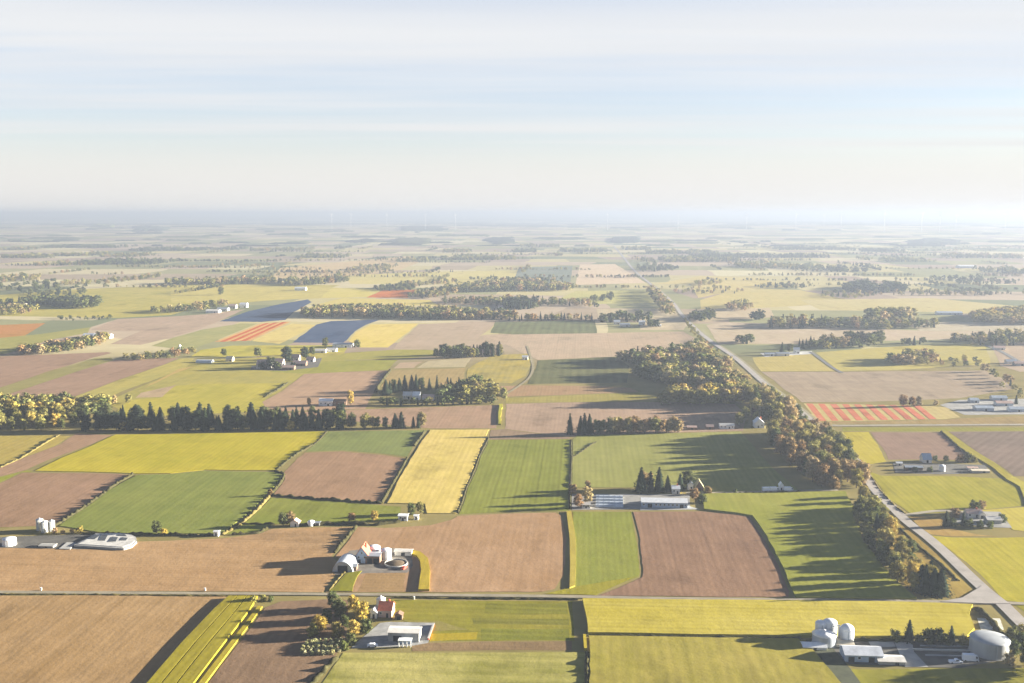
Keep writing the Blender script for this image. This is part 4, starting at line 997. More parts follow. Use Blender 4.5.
hedge("hedge on the south edge of the reddish square field", [(271,495.5),(320,499.5),(382,503.5)], 1.5, 2, HD)
hedge("hedge east of the reddish square field", [(406.5,458.5),(394,481),(381.5,502.5)], 1.2, 1.8, HD)
hedge("short curved hedge inside the grey green field", [(424.5,432),(421,438),(414,446.5)], 1.5, 2, HD)
hedge("low hedge between the bright yellow and row green fields", [(489,438),(479,458),(467,487),(458,513)], 0.8, 1.2, HD)
hedge("hedge bank along the middle track by the barn yard", [(570.6,440),(570.8,460),(570.8,490),(570.5,509)], 0.9, 1.2, HD)
hedge("crooked ditch hedge in the big green field", [(571,458),(578,453.5),(596,442)], 0.9, 1.2, HD)
hedge("hedge under the western green field beside the silo yard", [(82,533.8),(150,535),(215,536)], 1.5, 2, HD)
hedge("hedge below the small green fields by the cottage", [(232,534.8),(260,533),(270,526.5)], 1.3, 2, HD)
hedge("hedge between two small green fields by the cottage", [(240,524),(275,524)], 1.1, 1.4, HD)
hedge("overgrown hedge behind the central farm", [(296,526),(330,524),(375,525),(400,522)], 1.8, 3, HD)
hedge("dark ditch hedge running to the half round barn", [(356,527.5),(342,543),(334,553)], 1.4, 2.2, HD)
hedge("weedy ditch bank east of the small green paddock", [(345,573),(337,582),(329,592)], 1.0, 1.4, HY)
hedge("roadside hedge in front of the yellow field", [(586,636),(684,637.5),(800,639)], 0.9, 1.6, HD)
hedge("roadside bank along the ploughed western field", [(0,594.4),(120,595.3),(232,596.3)], 0.5, 1.5, HY)
hedge("roadside bank along the green southern plot", [(395,598),(480,599),(578,600)], 0.7, 1.5, HD)
hedge("dark bank beside the brown field at the south edge", [(338,658),(326,669),(312,684),(290,712)], 1.5, 2.5, HD)
hedge("hedge beside the pale grass meadow", [(586.5,652.5),(588,683),(591,730)], 1.0, 1.5, HD)
hedge("verge hedge on the west side of the main road", [(880,508),(898,527),(918,545),(940,564),(958,581)], 0.8, 2, HD)
hedge("verge hedge on the east side of the main road", [(866,470),(879,489),(895,507),(905,514)], 0.8, 1.5, HY)
hedge("verge hedge below the crossroads", [(976,608),(992,622),(1004,640)], 1.6, 3, HD)
hedge("hedge between pale field and green strip on the hill", [(287,383),(276,391),(264,397.5)], 1.6, 2, HD)
hedge("hedge between hamlet field and stubble", [(390.5,370.5),(380,384),(375,393)], 2.2, 3, HD)
hedge("hedge along the shelter belt's western field", [(60,435),(40,446),(20,459),(0,467.5)], 0.9, 1.6, HY)
hedge("hedge behind the concrete yard conifers", [(840,640.3),(880,640.6),(905,641.3)], 1.3, 2, HD)
hedge("hedge between lane and southern green field", [(700,494.3),(760,493.6),(800,492.6)], 1.2, 1.6, HD)
for p in scatter([(306,642.5),(342,642),(341,651.5),(331,655),(301,655)], 1.9):
    tree('bush', p, random.uniform(1.5, 2.0), (0.40, 0.39, 0.20), "cream leaved bush in the pale planted bed beside the farm cluster", "cream bushes in the planted bed")
hedge("hedge east of the ploughed triangle", [(941,432),(955,444.5),(969,455)], 1.2, 2, HD)

# ------------------------------------------------------------------ buildings
def barn(name, label, cat, px, py, w, l, h, rh, axis='x', wall=M_white, roof=M_white, doors=(), wins=0, wmat=M_glass, chimney=False, rz=None, group=None, wz=None, z=0):
    """front wall at local y=0; ridge along x or y"""
    t = thing(name, label, cat, px, py, rz, group, z); o = 0.35
    hw = w / 2
    if axis == 'x': MB().extrude([(0, 0), (l, 0), (l, h), (l/2, h + rh), (0, h)], -hw, hw, 'x').build("wall", wall, t)
    else: MB().extrude([(hw, 0), (-hw, 0), (-hw, h), (0, h + rh), (hw, h)], 0, l, 'y').build("wall", wall, t)
    half, a0, a1 = (l/2, -hw - o, hw + o) if axis == 'x' else (hw, -o, l + o)
    c = l/2 if axis == 'x' else 0
    s = rh / half; e = half + o; tk = 0.16
    prof = [(c - e, h - s*o + 0.03), (c, h + rh + 0.03), (c + e, h - s*o + 0.03), (c + e, h - s*o + 0.03 + tk), (c, h + rh + 0.03 + tk), (c - e, h - s*o + 0.03 + tk)]
    if axis == 'y': prof = prof[::-1]
    rf = MB().extrude(prof, a0, a1, axis).build("roof", roof, t)
    if chimney: MB().box(-0.4 + hw*0.4, 0.4 + hw*0.4, l*0.5 - 0.35, l*0.5 + 0.35, h + rh*0.6, h + rh + 1.1).build("chimney", M_red, rf)
    for (x, dw, dh) in doors: MB().box(x - dw/2, x + dw/2, -0.05, 0.02, 0.02, dh).build("door", M_dark, t)
    for i in range(wins):
        x = -hw + w * (i + 0.5) / wins
        if any(abs(x - d[0]) < d[1]/2 + 0.6 for d in doors): continue
        zz_ = wz or h * 0.42
        f = MB().box(x - 0.65, x + 0.65, -0.05, 0.02, zz_, zz_ + 1.2).build("window", M_post, t)
        MB().box(x - 0.52, x + 0.52, -0.075, -0.052, zz_ + 0.12, zz_ + 1.08).build("pane", wmat, f)
    return t

def silo(name, label, px, py, r, h, top='dome', mat=M_white, roofm=None, group=None, cat='silo', th=None):
    t = thing(name, label, cat, px, py, None, group)
    prof = []
    k = max(4, int(h / 0.8))
    for i in range(k):       # ribbed rings
        prof += [(r, h*i/k), (r*1.015, h*(i+0.5)/k)]
    prof.append((r, h))
    MB().lathe(prof, n=32).build("body", mat, t, True)
    th = th or (r * 0.9 if top == 'dome' else r * 0.55)
    if top == 'dome': pr = [(r*1.03*math.cos(a), h - 0.02 + th*math.sin(a)) for a in np.linspace(0, 1.5, 9)]
    else: pr = [(r*1.05, h - 0.05), (r*0.6, h + th*0.5), (r*0.14, h + th), (r*0.12, h + th + 0.35)]
    MB().lathe(pr, n=32).build("roof", roofm or mat, t, True)
    MB().box(-0.25, 0.25, -r - 0.22, -r - 0.05, 0.2, h).build("ladder", M_grey, t)
    MB().lathe([(r*1.06, 0), (r*1.06, 0.3)], n=32).build("base", M_conc, t)
    return t

def arch_barn(name, label, px, py, w, l, h, mat, rz=None, cat='barn', open_=True, group=None):
    t = thing(name, label, cat, px, py, rz, group)
    a = np.linspace(0, math.pi, 15)
    outer = [(w/2*math.cos(x), h*math.sin(x)) for x in a]; inner = [((w/2-.2)*math.cos(x), (h-.2)*math.sin(x)) for x in a[::-1]]
    MB().extrude((outer + inner)[::-1], 0, l, 'y').build("roof", mat, t)
    MB().extrude([((w/2-.25)*math.cos(x), (h-.25)*math.sin(x)) for x in a][::-1], l - 0.4, l - 0.2, 'y').build("end_wall", M_conc, t)
    if open_:
        MB().extrude([((w/2-.25)*math.cos(x), (h-.25)*math.sin(x)) for x in a][::-1], 0.3, 0.5, 'y').build("front_wall", M_grey, t)
        MB().box(-w*0.24, w*0.24, 0.18, 0.28, 0.02, h*0.62).build("door", M_dark, t)  # flat dark panel painted as the shade of the open end
    return t

def tunnel(label, px, py, w, l, h, rz=None, group=None, mat=M_film):
    t = thing("film_tunnel", label, 'greenhouse', px, py, rz, group); a = np.linspace(0, math.pi, 11)
    MB().extrude([(w/2*math.cos(x) + w/2, h*math.sin(x)) for x in a], -l/2, l/2, 'x').build("cover", mat, t)
    MB().box(l/2 - 0.02, l/2 + 0.06, w*0.3, w*0.7, 0.05, h*0.7).build("door", M_post, t)
    for k in range(5):
        x = -l/2 + l * (k + 0.5) / 5
        MB().extrude([((w/2+.06)*math.cos(q) + w/2, (h+.06)*math.sin(q)) for q in a], x - 0.08, x + 0.08, 'x').build("hoop", M_grey, t)
    return t

def vehicle(name, label, cat, px, py, rz, paint=M_paint, style='car', low=None):
    t = thing(name, label, cat, px, py, rz)
    if style == 'car': L, cab = 4.4, [(-1.5,0.85),(-1.15,1.42),(0.75,1.42),(1.35,0.88)]
    elif style == 'pickup': L, cab = 5.3, [(-0.4,0.95),(-0.3,1.75),(0.9,1.75),(1.5,1.0)]
    else: L, cab = 6.2, [(1.6,1.2),(1.6,2.5),(2.5,2.45),(2.95,1.3)]
    hl = L / 2
    MB().extrude([(-hl,0.35),(hl,0.35),(hl,0.75),(hl-0.35,0.95),(-hl+0.1,0.98),(-hl,0.8)], -0.88, 0.88, 'y').build("body", low or paint, t)
    cb = MB().extrude(cab[::-1] if False else [cab[0], cab[3], cab[2], cab[1]], -0.78, 0.78, 'y').build("cabin", paint, t)
    a, b, c, d = cab
    MB().extrude([(a[0]+.2, a[1]+.12), (d[0]-.3, d[1]+.12), (c[0]-.05, c[1]-.12), (b[0]+.1, b[1]-.12)], -0.80, 0.80, 'y').build("side_window", M_glass, cb)
    if style == 'pickup': MB().box(-hl+.05, -0.5, -0.86, 0.86, 0.97, 1.2).build("load_bed", paint, t)
    if style == 'van': MB().box(-hl, 1.5, -1.1, 1.1, 0.8, 2.9).build("cargo_box", paint, t)
    for x in (-hl + 0.85, hl - 0.85):
        for y in (-0.82, 0.82):
            m = MB(); n = 16
            m.extrude([(x + 0.34*math.cos(q), 0.34 + 0.34*math.sin(q)) for q in np.linspace(0, 2*math.pi, n, endpoint=False)], y - 0.11, y + 0.11, 'y'); wl = m.build("wheel", M_tyre, t)
    for y in (-0.6, 0.6): MB().box(hl - 0.03, hl + 0.03, y - 0.18, y + 0.18, 0.6, 0.78).build("headlight", M_glass, t)
    return t

# --- central farm
arch_barn("half_round_barn", "grey half round barn with dark doorway at the central farm", 342.5, 572.5, 10.5, 13, 5.6, M_grey)
h_ = barn("farmhouse", "blue gabled farmhouse with red roof at the central farm", 'house', 362, 563.5, 6.2, 9, 4.6, 4.0, 'y', M_blue, M_red, [(-1.2, 1.1, 2.1)], 0, chimney=True)
for x in (-1.6, 1.4): f = MB().box(x-.5, x+.5, -.05, .02, 2.7, 4.0).build("window", M_post, h_); MB().box(x-.4, x+.4, -.075, -.052, 2.8, 3.9).build("pane", M_glass, f)
f = MB().box(-.5, .5, -.05, .02, 5.0, 6.2).build("window", M_post, h_); MB().box(-.4, .4, -.075, -.052, 5.1, 6.1).build("pane", M_glass, f)
barn("cattle_shed", "flat grey shed with dark open front beside the blue farmhouse", 'shed', 372.5, 564, 7.5, 7, 4.2, 0.5, 'x', M_brown, M_grey, [(-1.6, 2.6, 3.0), (1.8, 2.6, 3.0)], 0)
silo("storage_tank", "larger white storage tank behind the blue farmhouse", 374.3, 556.5, 3.2, 5.2, 'dome', M_white, cat='tank', th=1.0)
silo("storage_tank", "smaller white storage tank east of the cattle shed", 386.3, 558.5, 2.7, 4.8, 'dome', M_white, cat='tank', th=0.8)
t = thing("slurry_pit", "round slurry pit with pale ring wall and brown filling", 'pit', 396, 564.5)
MB().lathe([(6.0, 0), (6.0, 1.1), (5.6, 1.1), (5.6, 0.2)], n=40, close=False).build("ring_wall", M_conc, t)
MB().lathe([(5.58, 0.15), (5.0, 0.7), (3.0, 1.3), (0.5, 1.6)], n=40).build("filling", M_mud, t, True)
barn("lean_to", "low pale lean-to curving round the slurry pit", 'shed', 403, 556, 9, 4, 2.4, 0.5, 'x', M_offw, M_offw, [(0, 2, 1.9)], 0)
barn("open_shed", "small timber shed before the half round barn", 'shed', 352.5, 571, 4, 4, 2.4, 0.6, 'x', M_brown, M_grey, [(0, 1.5, 1.9)], 0)
vehicle("tractor_car", "small red car parked beside the slurry pit", 'car', 404, 569, R(70), M_rust)
bpy.data.objects["tractor_car"].name = "parked_car"
# --- north of it
barn("cottage", "small white cottage under the rust tree", 'house', 294.5, 527, 5, 4, 2.6, 1.6, 'y', M_offw, M_pink, [(0.6, 0.9, 1.9)], 1)
silo("water_tank", "white domed water tank beside the small cottage", 311, 525.5, 2.1, 2.3, 'dome', M_white, cat='tank', th=0.9)
barn("garden_shed", "tiny low grey shed right of the white water tank", 'shed', 317, 526, 3, 3, 1.8, 0.5, 'x', M_conc, M_grey, [(0, .9, 1.6)], 0)
barn("white_shed", "square white shed below the bright yellow field", 'shed', 402.8, 521, 5.4, 4.5, 3.0, 0.5, 'x', M_white, M_white, [(0, 1.2, 2.0)], 2)
barn("white_shed", "narrow white shed beside the square white shed", 'shed', 416, 520, 2.5, 3, 2.4, 0.4, 'x', M_white, M_white, [(0, .9, 1.8)], 0)
barn("white_kiosk", "little white hut with dark doorway at the green field corner", 'hut', 216, 536.5, 2.6, 2.6, 2.7, 0.4, 'x', M_white, M_white, [(0, .8, 1.9)], 0)
# --- western silo yard
for i, (px, py, r, h) in enumerate([(40, 530, 1.9, 6.4), (45, 532, 1.9, 6.2), (52, 531, 1.7, 6.0)]):
    silo("concrete_silo", ["tallest concrete silo at the west of the trio", "middle concrete silo of the trio, standing forward", "eastern concrete silo of the trio, slightly lower"][i], px, py, r, h, 'cone', simple("weathered_silo", (0.52, 0.50, 0.42), 0.8, 0.25, 0.5, streak=True), M_grey, "concrete silos in the western yard", th=0.6)
silo("round_tank", "squat white round tank at the western edge", 9.5, 545, 3.6, 3.4, 'dome', M_white, cat='tank', th=1.0)
def slab(parent, name, pix, z0, z1, mat, px, py):
    o0 = P(px, py); ca, sa = math.cos(-GRID), math.sin(-GRID)
    pts = [P(*q) - o0 for q in pix]; pts = [(p.x*ca - p.y*sa, p.x*sa + p.y*ca) for p in pts]
    A = sum(pts[i][0]*pts[(i+1) % len(pts)][1] - pts[(i+1) % len(pts)][0]*pts[i][1] for i in range(len(pts)))
    if A < 0: pts = pts[::-1]
    n = len(pts); vs = [(x, y, z0) for x, y in pts] + [(x, y, z1) for x, y in pts]
    return link_mesh(name, vs, [tuple(range(n-1, -1, -1)), tuple(range(n, 2*n))] + [(i, (i+1) % n, n+(i+1) % n, n+i) for i in range(n)], mat, parent)
t = thing("silage_clamp", "pale rounded silage clamp with dark tarpaulin patches", 'silo', 106, 549)
slab(t, "clamp_wall", [(74,547),(124,550.5),(132,548),(137,543.5),(136,539),(130,536),(120,535),(96,535.5)], 0, 1.2, M_conc, 106, 549)
slab(t, "cover", [(78,546.4),(123,549.4),(130.5,547),(135,543.2),(134,539.6),(128.5,536.8),(119.5,535.8),(97.5,536.3)], 1.2, 1.45, simple("clamp_sheet", (0.46, 0.44, 0.40), 0.7, 0.25, 0.3), 106, 549)
for pix in ([(88,541.5),(95,541.8),(100,538),(95,537.8)], [(99,543),(105,543.2),(108,537.6),(101,537.4)], [(108,544.5),(116,544),(118,540),(112,539.5)], [(120,543),(126,543),(128,540.5),(122,539.8)], [(118,538.4),(127,538.8),(125,537),(118,536.8)]):
    slab(t, "tarpaulin", pix, 1.45, 1.6, M_tarp, 106, 549)
slab(t, "apron", [(59,549.5),(70,549.8),(76,543.5),(67,543)], 0, 0.5, M_conc, 106, 549)
barn("low_shed", "flat grey lean-to at the west end of the yard", 'shed', 46, 548, 8, 4, 1.0, 0.3, 'x', M_conc, M_conc, [(0, 1.5, .9)], 0)
# --- farm south of the near road
barn("brick_house", "brick house with bright red roof south of the near road", 'house', 385, 617.5, 6.0, 8, 3.4, 2.6, 'x', M_pink, M_red, [(1.0, 1.0, 2.0)], 3, chimney=True)
silo("grain_bin", "white grain bin behind the red roofed house", 381, 606, 2.1, 3.6, 'cone', M_white, th=1.1)
barn("white_outbuilding", "white outbuilding with gable beside the red roofed house", 'shed', 373.6, 618.5, 2.8, 4, 2.9, 1.2, 'y', M_white, M_white, [(0, 1, 2)], 0)
barn("log_store", "small brown log store east of the red roofed house", 'shed', 398.5, 620, 3.2, 3, 2.2, 0.9, 'y', M_brown, M_brown, [(0, 1.6, 1.7)], 0)
t = barn("machine_shed", "long shed with pale flat roof on the grey yard", 'shed', 403.5, 642, 13.2, 6.5, 4.0, 0.5, 'x', M_concd, M_offw, [(-2.6, 3.6, 2.7)], 0)
t2 = thing("carport", "white carport with posts in front of the machine shed", 'shelter', 404.5, 647.2)
MB().box(-2.8, 2.8, 0, 3.4, 2.6, 2.82).build("roof", M_white, t2)
for x in (-2.5, -0.8, 0.9, 2.5): MB().box(x-.18, x+.18, 0.05, 0.4, 0, 2.6).build("post", M_white, t2)
MB().box(-2.6, 2.6, 3.0, 3.2, 0, 2.6).build("back_wall", M_blue, t2)
vehicle("parked_car", "white car parked in the shade of the machine shed", 'car', 372.5, 646.6, R(4))
t = thing("low_wall", "low brick wall along the east side of the grey yard", 'wall', 431, 632.5)
MB().box(-0.3, 0.3, -8, 8, 0, 0.9).build("wall_body", M_red, t); MB().box(-0.4, 0.4, -8.1, 8.1, 0.9, 1.02).build("coping", M_conc, t)
for px, py, l in [(41, 590.5, "pale marker post beside the western road"), (205, 591, "small marker post near the striped crop"), (414, 599.5, "white marker post at the central farm turning")]:
    t = thing("marker_post", l, 'post', px, py)
    MB().box(-.35, .35, -.25, .25, 0, 1.3).build("post_body", M_post, t); MB().box(-.42, .42, -.32, .32, 1.3, 1.5).build("cap", M_white, t)
# --- south eastern farm
silo("grain_silo", "wide grey grain silo in the silo group", 824, 644, 4.9, 4.6, 'cone', M_grey, M_white, th=1.4)
silo("grain_silo", "white silo standing behind the wide grey silo", 820.5, 637, 2.4, 6.2, 'dome', M_white, th=1.2)
silo("grain_silo", "taller white silo behind the wide grey silo", 829.5, 637, 2.9, 6.6, 'dome', M_white, th=1.5)
silo("grain_silo", "white egg shaped silo standing alone beside the elevator", 846.5, 642, 2.9, 5.6, 'dome', M_white, th=2.4)
t = thing("grain_elevator", "thin pale grain elevator between the silos", 'elevator', 838.5, 641)
MB().box(-.3, .3, -.3, .3, 0, 7.2).build("tower", M_post, t); MB().extrude([(-3.2, 6.1), (0.2, 6.8), (0.2, 7.1), (-3.2, 6.4)], -.16, .16, 'y').build("chute", M_grey, t)
barn("feed_shed", "low white shed under the silo group", 'shed', 815, 650.5, 9.5, 5, 1.4, 1.0, 'x', M_white, M_white, [(0, 1.2, 1.2)], 0)
barn("feed_shed", "low cream shed between the silos and long barn", 'shed', 843, 647.5, 9, 5, 1.3, 0.7, 'x', M_cream, M_cream, [(0, 1.2, 1.1)], 0)
barn("long_shed", "long white barn with patchy roof below the silos", 'barn', 864, 662.5, 15, 9, 3.0, 1.8, 'x', M_blue, simple("patchy_white_roof", (0.70, 0.71, 0.72), 0.5, 0.22, 0.25), [(-5, 2.4, 2.3), (3, 2.4, 2.3)], 4)
barn("low_grey_shed", "low pale shed joined to the long white barn", 'shed', 892, 665.3, 10.5, 6, 1.5, 0.8, 'x', M_conc, M_offw, [(2, 1.4, 1.3)], 0)
silo("slurry_tank", "big grey cylindrical tank with shallow domed roof near the crossroads", 989, 652.5, 7.6, 6.2, 'dome', simple("galvanised_tank", (0.36, 0.37, 0.37), 0.5, 0.12, 0.25, 0.2, streak=True), None, cat='tank', th=1.3)
vehicle("pickup_truck", "white and blue pickup truck in the shaded yard", 'pickup', 955.5, 663, R(2), M_paint, 'pickup', M_paint)
vehicle("delivery_van", "white van parked east of the pickup", 'van', 970.5, 661, R(-6), M_paint, 'van')
t = thing("low_wall", "thin concrete wall along the shaded yard", 'wall', 945, 651.5)
MB().box(-13, 13, -.2, .2, 0, .8).build("wall_body", M_conc, t); MB().box(-13.1, 13.1, -.28, .28, .8, .92).build("coping", M_offw, t)
# --- barn yard in the middle
t = barn("long_barn", "long white barn with windows in front of the conifers", 'barn', 664.5, 508, 28, 9, 3.4, 1.6, 'x', M_blue, M_white, [(-9, 2.6, 2.6), (10.5, 2.2, 2.4)], 11)
for k in range(4): tunnel(["first film tunnel at the field side of the barn yard", "second film tunnel of the four in the barn yard", "third film tunnel of the four in the barn yard", "rearmost film tunnel of the four in the barn yard"][k], 609.5, 507.5 - 3.0 * k, 4.2, 17, 1.5, group="film tunnels in the barn yard")
barn("white_hut", "little white hut under the tan tree", 'hut', 586, 508.5, 5, 4, 2.4, 0.9, 'x', M_offw, M_offw, [(0, 1, 1.9)], 2)
barn("white_house", "white house between the conifers behind the long barn", 'house', 676, 494, 5, 6, 3.4, 1.5, 'x', M_offw, M_white, [(1, 1, 2)], 2, chimney=True)
barn("white_house", "second small white house beside the straw roofed shed", 'house', 690.5, 490, 3.5, 5, 3.6, 1.6, 'y', M_offw, M_grey, [(0.5, 1, 2)], 1)
barn("straw_roofed_shed", "shed with steep pale straw coloured roof east of the barn", 'shed', 699.5, 491, 5.5, 7, 2.4, 4.2, 'y', M_brown, simple("straw_roof", (0.50, 0.42, 0.22), 0.9, 0.15, 0.6), [(0, 1.5, 2)], 0)
vehicle("box_truck", "white box truck at the west end of the farm lane", 'truck', 767, 491.5, R(5), M_paint, 'van', M_grey)
vehicle("box_truck", "white box truck in the middle of the lane vehicles", 'truck', 774.3, 491.3, R(5), M_paint, 'van', M_grey)
barn("white_cabin", "white cabin with steep roof on the farm lane", 'cabin', 781.5, 490.5, 2.6, 4, 3.4, 1.8, 'y', M_white, M_white, [(0, .9, 1.9)], 0)
vehicle("delivery_van", "white van at the east end of the lane vehicles", 'van', 788.5, 491.3, R(4), M_paint, 'van')
# --- behind the road wood
barn("white_bungalow", "long white bungalow at the edge of the road wood", 'house', 727, 429, 12, 6, 2.8, 1.5, 'x', M_white, M_offw, [(2, 1.2, 2)], 4)
barn("brown_shed", "brown shed west of the white bungalow", 'shed', 710, 429.5, 6, 5, 2.4, 1.4, 'x', M_brown, M_pink, [(0, 1.6, 2)], 0)
barn("brown_shed", "low brown shed at the end of the short tree row", 'shed', 692, 430, 8, 5, 2.2, 1.0, 'x', M_brown, M_pink, [(0, 1.6, 1.8)], 0)
barn("gabled_house", "white gabled house among the road trees", 'house', 759.5, 428, 8, 10, 4.2, 3.6, 'y', M_white, M_white, [(-1, 1.1, 2)], 2, chimney=True)
# --- eastern farms
barn("steep_shed", "shed with steep blue grey roof in the dark farmyard", 'shed', 927.5, 463, 6, 8, 2.6, 3.6, 'x', M_offw, M_blue, [(0, 1.5, 2)], 0)
silo("farm_silo", "round white silo in the dark eastern farmyard", 942, 471, 2.2, 3.2, 'dome', M_white, th=1.5)
barn("yard_shed", "small white shed at the west of the dark farmyard", 'shed', 899.5, 466, 4.0, 3, 2.0, 0.7, 'x', M_offw, M_white, [(0, 1, 1.6)], 0)
barn("yard_shed", "long grey shed along the dark farmyard front", 'shed', 914, 470.5, 12, 4, 2.2, 0.8, 'x', M_brown, M_grey, [(-3, 2, 1.8), (2, 2, 1.8)], 0)
barn("ruined_shed", "low broken concrete shed east of the white silo", 'shed', 981, 473, 12, 5, 1.4, 0.5, 'x', M_conc, M_cream, [(2, 2, 1.2)], 0)
barn("ruined_shed", "low pale shed before the broken concrete shed", 'shed', 973, 470, 7, 4, 1.4, 0.5, 'x', M_offw, M_pink, [(0, 1.4, 1.2)], 0)
barn("farmhouse", "cream farmhouse behind the narrow conifer", 'house', 975, 518, 9, 6, 2.8, 1.8, 'x', M_offw, M_pink, [(1, 1, 2)], 3, chimney=True)
barn("garage", "pale garage joined to the cream farmhouse", 'garage', 982.5, 519, 4, 6, 2.6, 1.6, 'y', M_offw, M_offw, [(0, 2, 2)], 0)
barn("pale_shed", "pale grey shed beside the yellow field", 'shed', 994.5, 524, 8, 6, 2.4, 1.2, 'x', M_conc, M_offw, [(-1, 1.6, 1.9)], 1)
for px, py, w_, l_, lb in [(985, 411, 16, 9, "wide pale greenhouse nearest the striped tulip field"), (1005, 406, 15, 8, "greenhouse with brown roof ridge behind the wide one"), (1018, 412, 14, 8, "greenhouse at the eastern picture edge"), (975, 403, 8, 8, "small white shed at the greenhouse yard corner"), (1000, 400.5, 14, 8, "rear greenhouse under the ploughed field")]:
    barn("greenhouse", lb, 'greenhouse', px, py, w_, l_, 2.6, 1.6, 'x', M_film, M_film if 'brown' not in lb else M_pink, [(1, 1.6, 2)], 0)
# --- the hamlet and other far houses
for px, py, w_, l_, h, rh, wl, rf, lb in [
    (263.5,368.5,17,12,4.5,5.5,M_offw,M_pink,"largest pink roofed barn in the hamlet"), (278,366,11,10,4,4.5,M_offw,M_pink,"middle pink roofed barn of the hamlet"), (288,370,14,8,3,2,M_brown,M_pink,"low brown roofed barn at the hamlet front"),
    (295,361,10,8,4,4,M_offw,M_pink,"pink roofed house behind the hamlet trees"), (299,366,16,9,3,3,M_brown,M_pink,"long pink roofed barn on the hamlet's east side"), (310,362,9,8,3,3,M_offw,M_pink,"small pink roofed house at the hamlet's east end"),
    (320,353,14,9,3,2,M_offw,M_offw,"white shed on the lane east of the hamlet"), (331,352,13,9,3,2,M_white,M_offw,"second white shed on the lane by the factory"), (342,347.5,26,14,4,1.5,M_white,M_grey,"flat roofed white factory beside the yellow field"),
    (229,361.5,8,8,3,3,M_cream,M_cream,"yellow house beside the film greenhouse"),
    (325.5,406,13,9,4.5,1.8,M_white,M_white,"long white barn in front of the dark shelter belt"), (339,406,11,8,4,1.8,M_brown,M_brown,"dark barn adjoining the long white barn"),
    (407,399,8,8,3.5,3,M_cream,M_offw,"cream house at the west of the farm grove"), (416,400,7,8,4.5,3,M_white,M_white,"tall white house inside the farm grove"), (428,400.5,11,8,3,2.4,M_white,M_pink,"white house with pink roof inside the farm grove"), (440,399,6,6,3,2,M_brown,M_pink,"brown barn inside the farm grove"),
    (525,360,7,6,3.6,1.6,M_white,M_white,"small white house at the bend of the pasture lane"), (486,356,10,8,4,4,M_cream,M_pink,"pink roofed house in the dark clump"), (474,356.5,8,8,4,3.5,M_offw,M_pink,"second roofed house in the dark clump"),
    (797,353.5,7,7,5,2.5,M_white,M_white,"white cottage at the head of the dark lane"), (783,356,16,8,3,1.5,M_offw,M_grey,"grey barn beside the white cottage"), (770,356,12,8,2.6,1.3,M_offw,M_grey,"low grey sheds west of the white cottage"),
    (88,338,16,10,4,2.5,M_white,M_white,"white farm roof beside the autumn copse"), (101,338.5,26,12,4,2.5,M_white,M_white,"long white farm roof east of the autumn copse"),
    (212,313,24,14,4,2,M_white,M_offw,"white shed at the head of the far brown field"), (222,311,20,14,4,2,M_offw,M_grey,"grey shed in the far white farm"), (232,308.5,14,12,5,3,M_cream,M_pink,"pink roofed house in the far white farm"), (243,307.5,14,12,6,3,M_white,M_white,"tallest white house in the far white farm"),
    (20,307,18,12,4,4,M_cream,M_pink,"pink roofed barn by the western wood"), (30,305,14,12,4,4,M_offw,M_pink,"second roof by the western wood"),
    (617,324.5,10,10,4,3,M_offw,M_white,"white house in the conifer farm north of the fields"), (625,326.5,16,10,3,2,M_offw,M_grey,"long shed in the conifer farm"), (642,325,10,9,5,2,M_white,M_white,"white block at the east of the conifer farm"), (657,326.5,14,9,2,1,M_white,M_white,"low white shed beside the main road"),
    (300,290.5,26,14,5,3,M_white,M_white,"far white farm among scattered trees"), (505,308.5,26,14,4,2,M_white,M_pink,"far pink barn at the central wood"),
    (968,268,60,30,6,3,M_white,M_white,"far bright greenhouse in the hazy eastern plain"), (950,315,44,14,4,2,M_white,M_film,"long pale greenhouse before the eastern wood"), (1000,350,14,9,3,2,M_offw,M_pink,"roof by the eastern field corner"), (1012,364,12,8,3,2,M_offw,M_grey,"grey farm roof at the eastern edge"), (1020,366,12,8,3,2,M_conc,M_pink,"brown farm roof at the eastern edge")]:
    barn("house" if ('house' in lb or 'cottage' in lb) else "farm_building", lb, 'house' if 'house' in lb or 'cottage' in lb else 'barn', px, py, w_, l_, h, rh, 'x', wl, rf, [(w_*0.2, 1.8, 2.2)], 3 if h > 3 else 0)
arch_barn("film_greenhouse", "round topped film greenhouse west of the hamlet", 213, 362.5, 9, 20, 3.4, M_film, rz=GRID + R(90), cat='greenhouse')
silo("water_tower", "slim white tower at the edge of the yellow green field", 180, 351.5, 1.6, 8.5, 'cone', M_white, cat='tower', th=0.8)

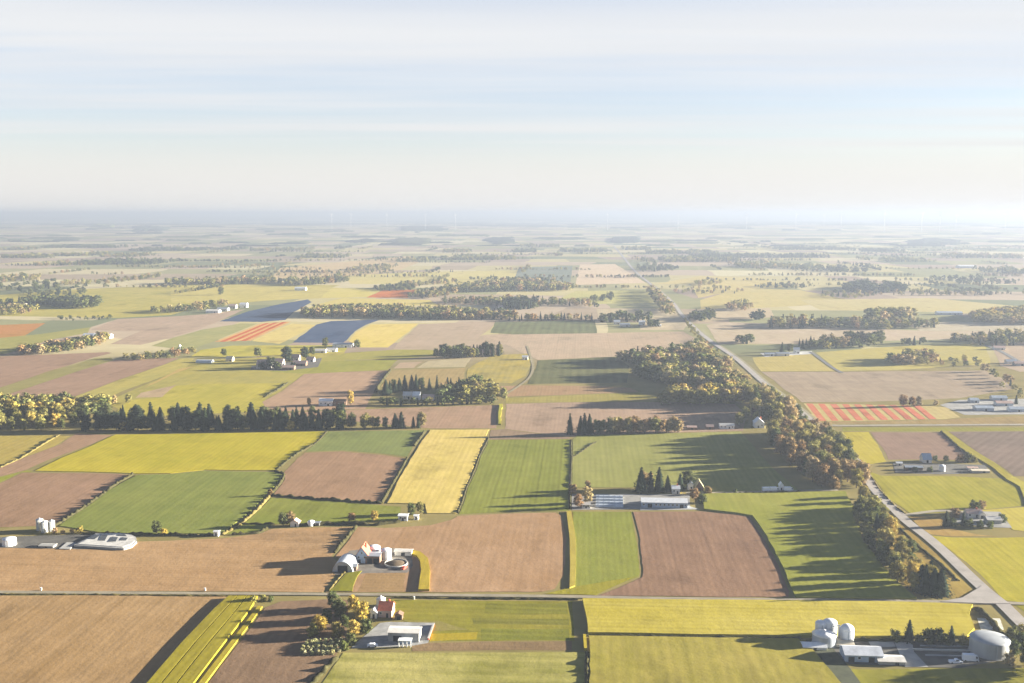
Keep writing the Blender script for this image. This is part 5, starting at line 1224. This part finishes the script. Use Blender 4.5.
# ------------------------------------------------------------------ wind turbines on the far rise
def turbine(px, hub_row, dist, spin, label, size=26):
    x = (px - 512) / F * dist; y = dist
    zb = terrain(x, y); zh = H + (EYE - hub_row) / F * dist
    t = bpy.data.objects.new("wind_turbine", None); col.objects.link(t); t.location = (x, y, zb - 2); t.rotation_euler = (0, 0, R(random.uniform(-25, 25)))
    tag(t, label, 'wind turbine', "wind turbines along the horizon")
    hh = max(60.0, zh - zb + 2)
    MB().lathe([(2.0, 0), (1.5, hh*.6), (1.1, hh)], n=12).build("tower", M_turb, t, True)
    MB().box(-2.2, 2.2, -6, 8, hh - 1.5, hh + 2.8).build("nacelle", M_turb, t)
    MB().lathe([(0.6, -1.8), (2.0, -0.8), (2.0, 1.2)], n=10).build("hub", M_turb, t)
    hb = [c for c in t.children if c.name.startswith("hub")][0]; hb.location = (0, -8, hh + 0.6); hb.rotation_euler = (R(90), 0, 0)
    for k in range(3):
        L = size
        b = MB().add([(-1.6,-.4,1),(1.6,-.4,1),(1.6,.4,1),(-1.6,.4,1),(-1.0,-.35,14),(2.6,-.35,14),(2.6,.35,14),(-1.0,.35,14),(-.3,-.1,L),(.4,-.1,L),(.4,.1,L),(-.3,.1,L)],
                     [(3,2,1,0),(0,1,5,4),(1,2,6,5),(2,3,7,6),(3,0,4,7),(4,5,9,8),(5,6,10,9),(6,7,11,10),(7,4,8,11),(8,9,10,11)]).build("blade", M_turb, t)
        b.location = (0, -8, hh + 0.6); b.rotation_euler = (0, spin + k * 2 * math.pi / 3, 0)
M_turb = simple("turbine_white", (0.5, 0.5, 0.5), 0.5, 0.04, 0.1)
spins = [0.3, 1.1, 0.7, 1.8, 0.1, 1.4]
for i, (px, hr, di, lb) in enumerate([(1002,214.0,8300,"largest white wind turbine near the eastern end of the horizon"), (937,214.0,8300,"white wind turbine second from the largest, blades wide"), (919,214.0,8300,"wind turbine just west of a wide bladed one"), (882,214.0,8300,"wind turbine standing alone right of a low pair"),
        (953,214.8,8900,"small distant turbine between two larger eastern ones"), (839,214.8,8900,"faint small turbine, eastern one of a low pair"), (822,214.8,8900,"faint small turbine, western one of a low pair"), (794,214.8,8900,"faint turbine above the hazy eastern forest"),
        (745,214.8,8900,"faint turbine right of the road's far end"), (677,214.8,8900,"very faint turbine over the far end of the wood"), (607,214.8,8900,"very faint turbine straight above the main road"), (456,214.8,8900,"faint turbine just west of the road's far end"),
        (388,214.8,8900,"faint turbine in the middle of the western four"), (352,214.8,8900,"faint turbine among the western four"), (333,214.8,8900,"westernmost faint turbine on the horizon"), (426,214.8,8900,"faint turbine closing the western four")]):
    turbine(px, hr, di, spins[i % 6], lb, 29 if i < 4 else 20)

# ------------------------------------------------------------------ the air
hm = bpy.data.materials.new("haze_air"); hm.use_nodes = True; k = N(hm.node_tree)
pv = k.n('ShaderNodeVolumePrincipled'); pv.inputs['Color'].default_value = (0.205, 0.235, 0.292, 1); pv.inputs['Density'].default_value = SIG; pv.inputs['Anisotropy'].default_value = 0.22
o = k.n('ShaderNodeOutputMaterial'); k.put(o.inputs['Volume'], pv.outputs[0])
hz = MB().box(-50000, 50000, -3000, 64000, -3, 214).build("haze", hm); struct(hz, 'stuff', "pale haze over the plain")
